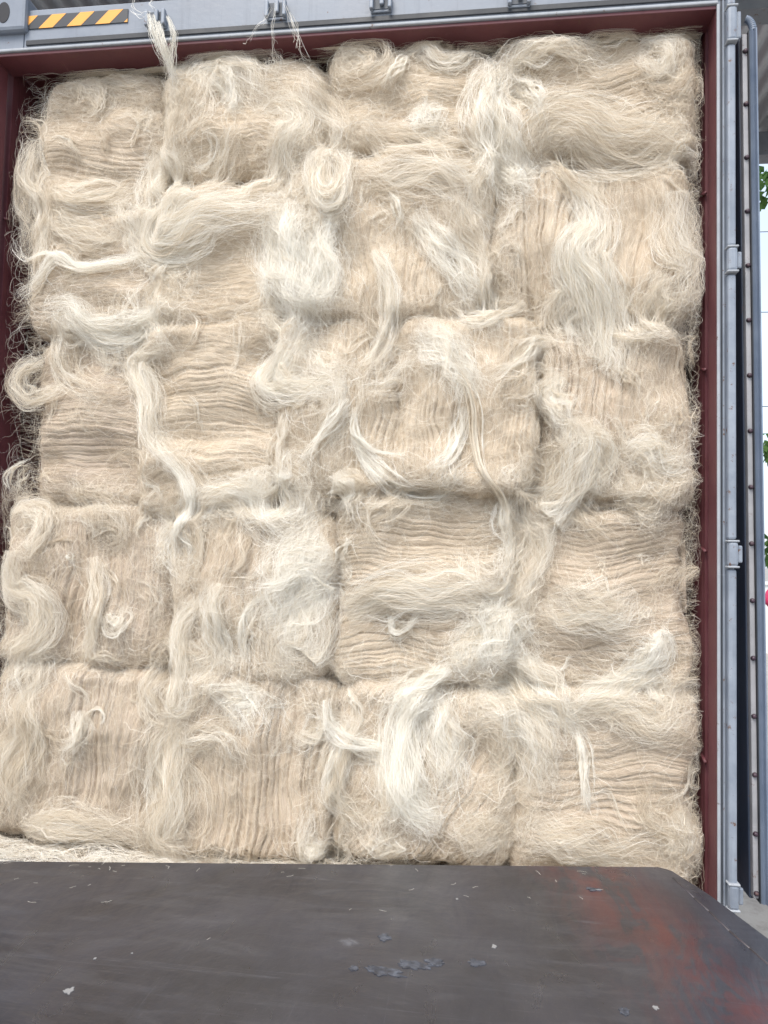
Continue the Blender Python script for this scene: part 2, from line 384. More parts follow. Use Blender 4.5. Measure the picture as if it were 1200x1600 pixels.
# pixel box x0,y0,x1,y1 ; grain (deg from horizontal) ; extra forward ; label
SPEC = [
 ((68, 112, 268, 345), -8, -.01, 'top left corner bale with sideways grain and a coiled lock at its top'),
 ((262, 88, 520, 295), 0, .03, 'bale below the left lock keeper, a white cream mound of fibre along its top'),
 ((514, 62, 772, 258), 3, .02, 'smooth top-row bale with a rolled oval lock at its upper left corner'),
 ((766, 58, 1090, 262), 14, .01, 'wide top right corner bale whose grain slants up towards the right'),
 ((50, 335, 258, 530), 5, -.005, 'bale by the left wall with stringy white strands trailing across it'),
 ((248, 285, 462, 512), 2, .02, 'horizontal-grain bale with a thick cream roll folded over its top left corner'),
 ((455, 250, 768, 512), 90, .05, 'upright-grain bale with a knotted bun of fibre and bright white fluff down its left side'),
 ((762, 262, 1094, 518), 90, .005, 'wide upright-grain bale by the right wall with a long wisp hanging down its middle'),
 ((56, 520, 236, 798), -2, -.03, 'smooth grey-beige bale by the left wall, a curl sticking out on its left'),
 ((222, 500, 452, 806), 0, .01, 'large sideways-grain bale below the thick cream roll, fringe down its left edge'),
 ((440, 500, 628, 775), 90, .045, 'narrow upright-grain bale covered by a white triangular wisp, middle of the third row'),
 ((618, 500, 842, 775), 90, .055, 'bulging rounded-top bale with a white U-shaped strand hung across it'),
 ((836, 508, 1088, 792), 88, .00, 'upright-grain bale by the right wall with a tangled cream lock down its left side'),
 ((8, 785, 284, 1046), 88, -.01, 'upright-grain bale by the left wall, fourth row, with grey curls at its left edge'),
 ((272, 795, 528, 1062), 90, .015, 'upright-grain bale with a large white fluffy patch on its right half'),
 ((522, 765, 806, 1072), 3, -.005, 'bale with neat sideways ridges and a pale fluffy band across its middle'),
 ((800, 790, 1090, 1078), 0, -.02, 'sideways-grain bale by the right wall, fourth row, with a white knot near its lower right'),
 ((-20, 1036, 282, 1318), 84, .0, 'bottom left bale with upright grain standing above the white floor fluff'),
 ((266, 1050, 528, 1335), 90, .02, 'bottom-row bale with rope-like upright ridges'),
 ((518, 1062, 806, 1352), 60, .005, 'messiest bottom-row bale with a long white hank hanging down its middle'),
 ((798, 1068, 1100, 1392), -2, -.012, 'bottom right corner bale, lying lowest, partly behind the clipped corner of the steel plate'),
]
for i, (pb, ang, fwd, lab) in enumerate(SPEC):
    b = Bale(); yb = YB-fwd
    x0 = atY(pb[0], (pb[1]+pb[3])/2, YB+.03)[0]; x1 = atY(pb[2], (pb[1]+pb[3])/2, YB+.03)[0]
    z1 = atY((pb[0]+pb[2])/2, pb[1], YB+.03)[2]; z0 = atY((pb[0]+pb[2])/2, pb[3], YB+.03)[2]
    x0 = max(x0, -1.125); x1 = min(x1, 1.125 if i not in (3, 20) else 1.14); z1 = min(z1, 2.56); z0 = max(z0, FL+.004)
    b.i = i; b.x0, b.x1, b.z0, b.z1 = x0-.004, x1+.004, z0-.002, z1+.002
    b.z0 = max(b.z0, FL+.004); b.y = yb; b.ang = math.radians(ang); b.label = lab
    b.amp = (.0085, .009, .007, .010, .008, .009, .0075, .0095, .0075, .009, .007, .008, .009, .0085, .008, .011, .010, .008, .0115, .008, .009)[i]
    b.tone = (.35, .0, .0, .15, .5, .05, .0, .15, .8, .1, .0, .0, .45, .7, .25, .15, .55, .6, .35, .3, .5)[i]
    b.skx = float(RNG.normal(0, .035)); b.skz = float(RNG.normal(0, .03))
    b.R = (.05, .065, .045, .058)[i % 4]
    BALES.append(b)
def across(b, x, z):      # scalar whose level lines are the fibre lines
    a = b.ang; c, s = math.cos(a), math.sin(a)
    q = -s*x + c*z
    return q + .030*fbm(x*3.2, z*3.2, 100+b.i, 2) + .006*noise(x*14, z*14, 300+b.i)
def along(b, x, z):
    return math.cos(b.ang)*x + math.sin(b.ang)*z
def front(b, x, z, ridges=True):
    """y of the bale's front at world x, z; nan outside"""
    x = x - b.skx*(z-(b.z0+b.z1)/2); z = z - b.skz*(x-(b.x0+b.x1)/2) + .010*np.sin(x*7+b.i*2.1)
    wob = .026*fbm(x*5+b.i, z*5, 40+b.i, 3)
    hx, hz = (b.x1-b.x0)/2, (b.z1-b.z0)/2
    ux = np.abs(x-(b.x0+b.x1)/2); uz = np.abs(z-(b.z0+b.z1)/2)
    cr = .085
    dx = ux-(hx-cr); dz = uz-(hz-cr)
    sd_ = np.minimum(np.maximum(dx, dz), 0)+np.hypot(np.maximum(dx, 0), np.maximum(dz, 0))-cr
    s = -sd_ + wob*np.clip(1-(-sd_)/.1, 0, 1)
    t = np.clip(s/b.R, 0, 1)
    drop = b.R*1.1*(1-np.sqrt(np.clip(1-(1-t)**2.2, 0, 1)))
    y = b.y + drop*1.35 + .028*fbm(x*4.0, z*4.0, 60+b.i, 2) - .012*np.clip(s/.2, 0, 1)
    if ridges:
        q = across(b, x, z); l = along(b, x, z)
        y = y + .019*noise(q*9, l*2.0, 480+b.i)*np.clip(s/.05, 0, 1)
        n = noise((q+.004*noise(q*22, l*6, 505+b.i))*50, l*.9, 500+b.i)
        mod = np.clip(.5+1.2*noise(q*7, l*1.6, 520+b.i), 0, 1.1)
        y = y + b.amp*(1.55 if 45 < abs(math.degrees(b.ang)) else .8)*((.85 if 45 < abs(math.degrees(b.ang)) else .8)*np.exp(-(n/.16)**2)*mod - .42*np.sqrt(np.abs(n)))
        n2 = noise(q*78, l*1.3, 541+b.i); y = y + .0022*np.exp(-(n2/.35)**2)
        y = y - .005*np.clip(fbm(x*18, z*18, 560+b.i, 2), 0, 1)
    return np.where(s > -.004, y, np.nan)
def surf(x, z, default=.17):
    y = np.full(np.shape(x), default)
    for b in BALES:
        mk = (x > b.x0) & (x < b.x1) & (z > b.z0) & (z < b.z1)
        if mk.any():
            v = front(b, x[mk], z[mk]); v = np.where(np.isnan(v), default, v)
            y[mk] = np.minimum(y[mk], v)
    return y
def bale_body(b, root):
    st = .0031
    nx = int((b.x1-b.x0)/st); nz = int((b.z1-b.z0)/st)
    u = np.linspace(-1, 1, nx); v = np.linspace(-1, 1, nz)
    # squash rectangle grid into rounded rectangle so the border follows the outline
    U, Vv = np.meshgrid(u, v)
    hx, hz = (b.x1-b.x0)/2, (b.z1-b.z0)/2; cr = .085
    X = U*hx; Z = Vv*hz
    dx = np.abs(X)-(hx-cr); dz = np.abs(Z)-(hz-cr)
    inn = (dx > 0) & (dz > 0)
    d = np.hypot(np.where(inn, dx, 0), np.where(inn, dz, 0)); m = np.maximum(dx, dz)
    sc = np.where(inn & (d > 0), m/np.maximum(d, 1e-9), 1)
    X = np.where(inn, np.sign(X)*((hx-cr)+dx*sc), X); Z = np.where(inn, np.sign(Z)*((hz-cr)+dz*sc), Z)
    X = X+(b.x0+b.x1)/2; Z = Z+(b.z0+b.z1)/2
    xm, zm = (b.x0+b.x1)/2, (b.z0+b.z1)/2
    Z = Z + b.skz*(X-xm) - .010*np.sin(X*7+b.i*2.1); X = X + b.skx*(Z-zm)
    Y = front(b, X, Z); Y = np.where(np.isnan(Y), b.y+b.R*1.1, Y)
    Vt = np.stack([X, Y, Z], -1).reshape(-1, 3)
    idx = np.arange(nx*nz).reshape(nz, nx)
    F = np.stack([idx[:-1, :-1], idx[:-1, 1:], idx[1:, 1:], idx[1:, :-1]], -1).reshape(-1, 4)
    bd = np.concatenate([idx[0, :], idx[1:, -1], idx[-1, -2::-1], idx[-2:0:-1, 0]])
    bv = Vt[bd].copy(); rings = [bd]; allV = [Vt]; base = len(Vt); Fs = [F]
    for k, yy in enumerate((.20, .45, .70)):
        r = bv.copy(); r[:, 1] = yy + .006*fbm(bv[:, 0]*20, bv[:, 2]*20, 5, 2)
        allV.append(r); ids = base+np.arange(len(bd)); base += len(bd)
        pr = rings[-1]; Fs.append(np.stack([pr, ids, np.roll(ids, -1), np.roll(pr, -1)], -1)); rings.append(ids)
    # back cap: fan of quads to the centre line
    cxy = np.array([[(b.x0+b.x1)/2, .72, (b.z0+b.z1)/2]]); allV.append(cxy); ci = base
    ids = rings[-1]; m_ = len(ids)//2*2
    j = np.arange(0, m_, 2); Fs.append(np.stack([ids[j], np.full(len(j), ci), ids[(j+2) % len(ids)], ids[j+1]], -1))
    Vt = np.concatenate(allV); F = np.concatenate(Fs)
    uv = np.stack([along(b, Vt[:, 0], Vt[:, 2])+b.i*3.1, across(b, Vt[:, 0], Vt[:, 2])+Vt[:, 1]*.3+b.i*1.7], -1)
    return fast_mesh('packed_body', Vt, F, M_BODY, root, True, {'tone': np.full(len(Vt), b.tone)}, uv=uv)

def ribbons(name, P, rad, tint, parent, mat=None):
    """P (N,K,3) strand points; flat-ish blades of fibre, two faces wide in cross-section"""
    N, K, _ = P.shape
    T = np.gradient(P, axis=1); T /= np.maximum(np.linalg.norm(T, axis=2, keepdims=True), 1e-9)
    nrm = np.array([0, -1.0, 0])[None]+RNG.normal(0, .45, (N, 3)); nrm /= np.linalg.norm(nrm, axis=1, keepdims=True)
    S = np.cross(T, nrm[:, None, :]); S /= np.maximum(np.linalg.norm(S, axis=2, keepdims=True), 1e-9)
    tp = np.sin(np.linspace(.16, math.pi-.16, K))**.45
    R = rad[:, None, None]*tp[None, :, None]
    V = np.stack([P-S*R, P+S*R], 2).reshape(-1, 3)
    base = (np.arange(N)[:, None]*K+np.arange(K-1)[None])*2
    F = np.stack([base, base+1, base+3, base+2], -1).reshape(-1, 4)
    tn = np.repeat(tint, K*2)
    return fast_mesh(name, V, F, mat or M_STRAND, parent, True, {'tint': tn})

def walk(x, z, th, L, K, curl, wob, flow=None, keep=0.0):
    """integrate N paths in the x-z plane; curl rad/m, optional pull towards the flow direction"""
    N = len(x); ds = (L/(K-1)); X = np.zeros((N, K)); Z = np.zeros((N, K)); X[:, 0] = x; Z[:, 0] = z
    c = curl.copy()
    for k in range(1, K):
        th = th + c*ds + RNG.normal(0, 1, N)*wob*np.sqrt(ds)
        if flow is not None:
            f = flow(X[:, k-1], Z[:, k-1]); dlt = np.arctan2(np.sin(2*(f-th)), np.cos(2*(f-th)))/2; th = th+dlt*keep
        X[:, k] = X[:, k-1]+np.cos(th)*ds; Z[:, k] = Z[:, k-1]+np.sin(th)*ds
    return X, Z
def flow_of(b):
    def f(x, z):
        e = .004; gx = (across(b, x+e, z)-across(b, x-e, z)); gz = (across(b, x, z+e)-across(b, x, z-e))
        return np.arctan2(gx, -gz)+math.pi
    return f
def clampwall(P):
    P[..., 0] = np.where(P[..., 0] < -1.12, -1.12+(P[..., 0]+1.12)*.4, P[..., 0]); lim = 1.156-.055*RNG.random((P.shape[0], 1))**1.5; P[..., 0] = np.where(P[..., 0] > lim, 2*lim-P[..., 0], P[..., 0]); P[..., 0] = np.clip(P[..., 0], -1.155, 1.158); 
    P[..., 2] = np.where(P[..., 1] > -.02, np.minimum(P[..., 2], 2.562), P[..., 2])
    P[..., 2] = np.maximum(P[..., 2], FL+.002+0*P[..., 2])
    return P
def edge_pts(b, n):
    per = RNG.random(n)*4; side = per.astype(int); t = RNG.random(n)
    x = np.where(side == 0, b.x0, np.where(side == 1, b.x1, b.x0+(b.x1-b.x0)*t)); z = np.where(side == 2, b.z0, np.where(side == 3, b.z1, b.z0+(b.z1-b.z0)*t))
    x = x+RNG.normal(0, .022, n); z = z+RNG.normal(0, .022, n)
    return np.clip(x, b.x0, b.x1), np.clip(z, b.z0, b.z1)
def bale_fibres(b, root):
    A = (b.x1-b.x0)*(b.z1-b.z0); fl = flow_of(b)
    # 1. strands lying with the grain
    n = int(8500*A/.3*.62); K = 7
    x = b.x0+.01+(b.x1-b.x0-.02)*RNG.random(n); z = b.z0+.01+(b.z1-b.z0-.02)*RNG.random(n)
    th = fl(x, z)+np.where(RNG.random(n) < .5, 0, math.pi)+RNG.normal(0, .16, n)
    L = RNG.uniform(.03, .12, n)
    X, Z = walk(x, z, th, L, K, RNG.normal(0, 4, n), 1.2, fl, .15)
    h = RNG.random(n)**2*.004+.0005
    Y = surf(X, Z)-h[:, None]*np.sin(np.linspace(.1, 3.04, K))[None]-.0004
    Y = np.where(surfmask(X, Z), Y, np.nan)
    Y = fillnan(Y)
    lock = noise(x*9, z*9, 700+b.i)
    ti = np.clip(.40-.16*b.tone+.16*lock+RNG.normal(0, .13, n), 0, 1)
    ribbons('combed_fibre', clampwall(np.stack([X, Y, Z], -1)), RNG.uniform(.00015, .0003, n), ti, root)
    # 2. curly loose fuzz, thicker in patches and along the borders
    n = int(4200*A/.3*.62); K = 11
    m = n*5
    xx = b.x0+(b.x1-b.x0)*RNG.random(m); zz = b.z0+(b.z1-b.z0)*RNG.random(m)
    pr = np.clip(.02+2.0*fbm(xx*5.5, zz*5.5, 720+b.i, 2), .02, 1)
    kp = RNG.random(m) < pr*.8; xx = xx[kp][:n*2//5]; zz = zz[kp][:n*2//5]
    ex, ez = edge_pts(b, n-len(xx)); x = np.concatenate([xx, ex]); z = np.concatenate([zz, ez]); n = len(x)
    th = np.pi*2*noise(x*5, z*5, 740+b.i)*.35+fl(x, z)+RNG.normal(0, .4, n)
    L = RNG.uniform(.04, .15, n)
    X, Z = walk(x, z, th, L, K, RNG.normal(0, 9, n)+14*noise(x*5, z*5, 760+b.i), 1.8)
    h = RNG.random(n)**2*.020+.001
    sh = np.sin(np.linspace(0, 1, K)*math.pi*.9+.1)[None]
    Y = fillnan(np.where(surfmask(X, Z), surf(X, Z), np.nan))-h[:, None]*sh-.0005
    ti = np.clip(.52-.14*b.tone+.25*noise(x*7, z*7, 780+b.i)+RNG.normal(0, .18, n), 0, 1)
    ribbons('loose_fuzz', clampwall(np.stack([X, Y, Z], -1)), RNG.uniform(.00013, .00026, n), ti, root)
    # 3. small locks scattered over the face
    nl = int(20*A/.3*.62+6); Ps = []; Ts = []
    for q_ in range(nl+3):
        if RNG.random() < .6: gx, gz = edge_pts(b, 1)
        else: gx = np.array([b.x0+(b.x1-b.x0)*RNG.random()]); gz = np.array([b.z0+(b.z1-b.z0)*RNG.random()])
        t0 = fl(gx, gz)+RNG.normal(0, .8, 1)
        GX, GZ = walk(gx, gz, t0, np.array([RNG.uniform(.06, .22)]), 14, RNG.normal(0, 9, 1), 2.0)
        GZ = GZ-np.linspace(0, 1, 14)[None]**2*.02
        if q_ >= nl:     # wider hanks lying over a seam
            gx, gz = edge_pts(b, 1)
            t0 = np.array([-math.pi/2+RNG.normal(0, .9)]); GX, GZ = walk(gx-.05*np.cos(t0), gz-.05*np.sin(t0), t0, np.array([RNG.uniform(.15, .34)]), 14, RNG.normal(0, 5, 1), 1.6)
            P, t = lock_strands(GX[0], GZ[0], RNG.uniform(.020, .042), int(RNG.integers(180, 330)), RNG.uniform(.38, .78), .028, K=12, frizz=1.3)
        else: P, t = lock_strands(GX[0], GZ[0], RNG.uniform(.008, .022), int(RNG.integers(30, 90)), RNG.uniform(.35, .75), .012, K=12, frizz=1.5)
        Ps.append(P); Ts.append(t)
    P = np.concatenate(Ps); t = np.concatenate(Ts)
    ribbons('small_locks', P, rads(len(P)), t, root)
    # 4. wiry stray fibres that stand off the face
    n = int(420*A/.3*.62); K = 16; m = n*4
    xx = b.x0+(b.x1-b.x0)*RNG.random(m); zz = b.z0+(b.z1-b.z0)*RNG.random(m)
    kp = RNG.random(m) < np.clip(-.1+2.2*fbm(xx*4.5, zz*4.5, 820+b.i, 2), .01, 1); xx = xx[kp][:n//4]; zz = zz[kp][:n//4]
    ex, ez = edge_pts(b, n-len(xx)); x = np.concatenate([xx, ex]); z = np.concatenate([zz, ez]); n = len(x)
    X, Z = walk(x, z, RNG.random(n)*6.28, RNG.uniform(.06, .24, n), K, RNG.normal(0, 11, n), 3.5)
    h = RNG.random(n)**1.5*.035+.004
    Y = fillnan(np.where(surfmask(X, Z), surf(X, Z), np.nan)); Y = (Y+Y.mean(1, keepdims=True))/2
    Y = np.minimum(Y-h[:, None]*np.sin(np.linspace(.15, 2.9, K))[None], surf(X, Z)-.001)
    ribbons('stray_fibres', clampwall(np.stack([X, Y, Z], -1)), RNG.uniform(.00018, .00034, n), np.clip(RNG.normal(.8, .15, n), 0, 1), root)
def rads(n): return .00017+np.minimum(RNG.exponential(.0001, n), .0005)
def surfmask(X, Z):
    m = np.zeros(X.shape, bool)
    for b in BALES: m |= (X > b.x0+.012) & (X < b.x1-.012) & (Z > b.z0+.012) & (Z < b.z1-.012)
    return m
def fillnan(Y):
    """a strand that leaves the bales carries its last height on"""
    Y = Y.copy()
    for k in range(1, Y.shape[1]):
        bad = np.isnan(Y[:, k]); Y[bad, k] = Y[bad, k-1]
    for k in range(Y.shape[1]-2, -1, -1):
        bad = np.isnan(Y[:, k]); Y[bad, k] = Y[bad, k+1]
    return np.where(np.isnan(Y), YB+.03, Y)
def lock_strands(GX, GZ, width, n, white, thick, K=14, loose=1.0, free=None, frizz=1.0, wild=.32):
    """n strands following the guide (GX,GZ): twisted sub-locks, frayed ends and a halo of wild fibres"""
    g = np.linspace(0, 1, len(GX)); glen = np.hypot(np.diff(GX), np.diff(GZ)).sum()
    n = int(n); nw = int(n*wild)
    ns = max(5, n//17); sub = RNG.integers(0, ns, n)
    so = RNG.normal(0, .75, ns); sq = RNG.random(ns)*90; sp = RNG.random(ns)*6.28; sf = RNG.uniform(2, 5, ns); sa = RNG.uniform(.15, .6, ns); sh = RNG.random(ns)
    s0 = RNG.random(ns)*.35; s1 = RNG.uniform(.5, 1.0, ns)
    a = np.clip(s0[sub]+RNG.normal(0, .10, n)-.05, 0, .8); e = np.clip(s1[sub]+RNG.normal(0, .14, n), a+.15, 1.05)
    T = a[:, None]+(e-a)[:, None]*np.linspace(0, 1, K)[None]
    X = np.interp(T, g, GX); Z = np.interp(T, g, GZ)
    tx = np.gradient(GX, g); tz = np.gradient(GZ, g); tl = np.hypot(tx, tz)+1e-9
    nx = np.interp(T, g, -tz/tl); nz = np.interp(T, g, tx/tl)
    prof = .35+.65*np.sin(np.clip(T, 0, 1)*math.pi)**.7
    ph = RNG.random(n)*60
    fray = RNG.normal(0, 1, n)[:, None]*(np.clip(T-.68, 0, 1)*3.0+np.clip(.25-T, 0, 1)*2.4)
    off = so[sub]+RNG.normal(0, .13, n)
    wv = np.sin(T*sf[sub][:, None]*1.6+sp[sub][:, None])*sa[sub][:, None]+1.5*noise(T*2.6+sq[sub][:, None], sq[sub][:, None]*1.7+0*T, 21)
    fz = frizz*(.36*noise(T*6+ph[:, None], ph[:, None]*3.1+0*T, 8)+.13*noise(T*17+ph[:, None], ph[:, None]*3.1+0*T, 9))
    o = (off[:, None]*prof+wv*.8*prof+fz+fray*.8)*width
    X = X+nx*o; Z = Z+nz*o
    def height(X, Z):
        S = fillnan(np.where(surfmask(X, Z), surf(X, Z), np.nan)); Sm = S.copy()
        for _ in range(2): Sm[:, 1:-1] = np.minimum(Sm[:, 1:-1], (Sm[:, :-2]+Sm[:, 2:])/2)
        return Sm
    rnd = np.sqrt(np.clip(1-(off/1.7)**2, .02, 1))
    lift = thick*(sh[sub][:, None]*1.0+.2*RNG.random(n)[:, None])*rnd[:, None]*(.3+.7*prof)
    Y = height(X, Z)-.0012-lift-.15*thick*np.abs(fz)
    P = np.stack([X, Y, Z], -1)
    ti = np.clip(white+RNG.normal(0, .17, ns)[sub]+RNG.normal(0, .17, n), 0, 1)
    if nw > 0:
        t0 = RNG.random(nw); x0 = np.interp(t0, g, GX)+RNG.normal(0, 1.1*width, nw); z0 = np.interp(t0, g, GZ)+RNG.normal(0, 1.1*width, nw)
        th = np.arctan2(np.interp(t0, g, tz), np.interp(t0, g, tx))+RNG.normal(0, .6, nw)+np.where(RNG.random(nw) < .3, math.pi, 0)
        X2, Z2 = walk(x0, z0, th, RNG.uniform(.04, .14, nw), K, RNG.normal(0, 9, nw), 2.2*frizz)
        Y2 = height(X2, Z2)-.001-thick*RNG.random(nw)[:, None]*(1.15*np.sin(np.linspace(.5, 2.8, K)))[None]
        P = np.concatenate([P, np.stack([X2, Y2, Z2], -1)]); ti = np.concatenate([ti, np.clip(white-.03+RNG.normal(0, .14, nw), 0, 1)])
    return clampwall(P), ti

ROOTS = []
GROUP = 'bales of raw fibre stacked in the container'
for b in BALES:
    r = empty('fibre_bale', ((b.x0+b.x1)/2, .4, b.z0), label=b.label, cat='fibre bale', group=GROUP)
    ROOTS.append(r); bale_body(b, r); bale_fibres(b, r)

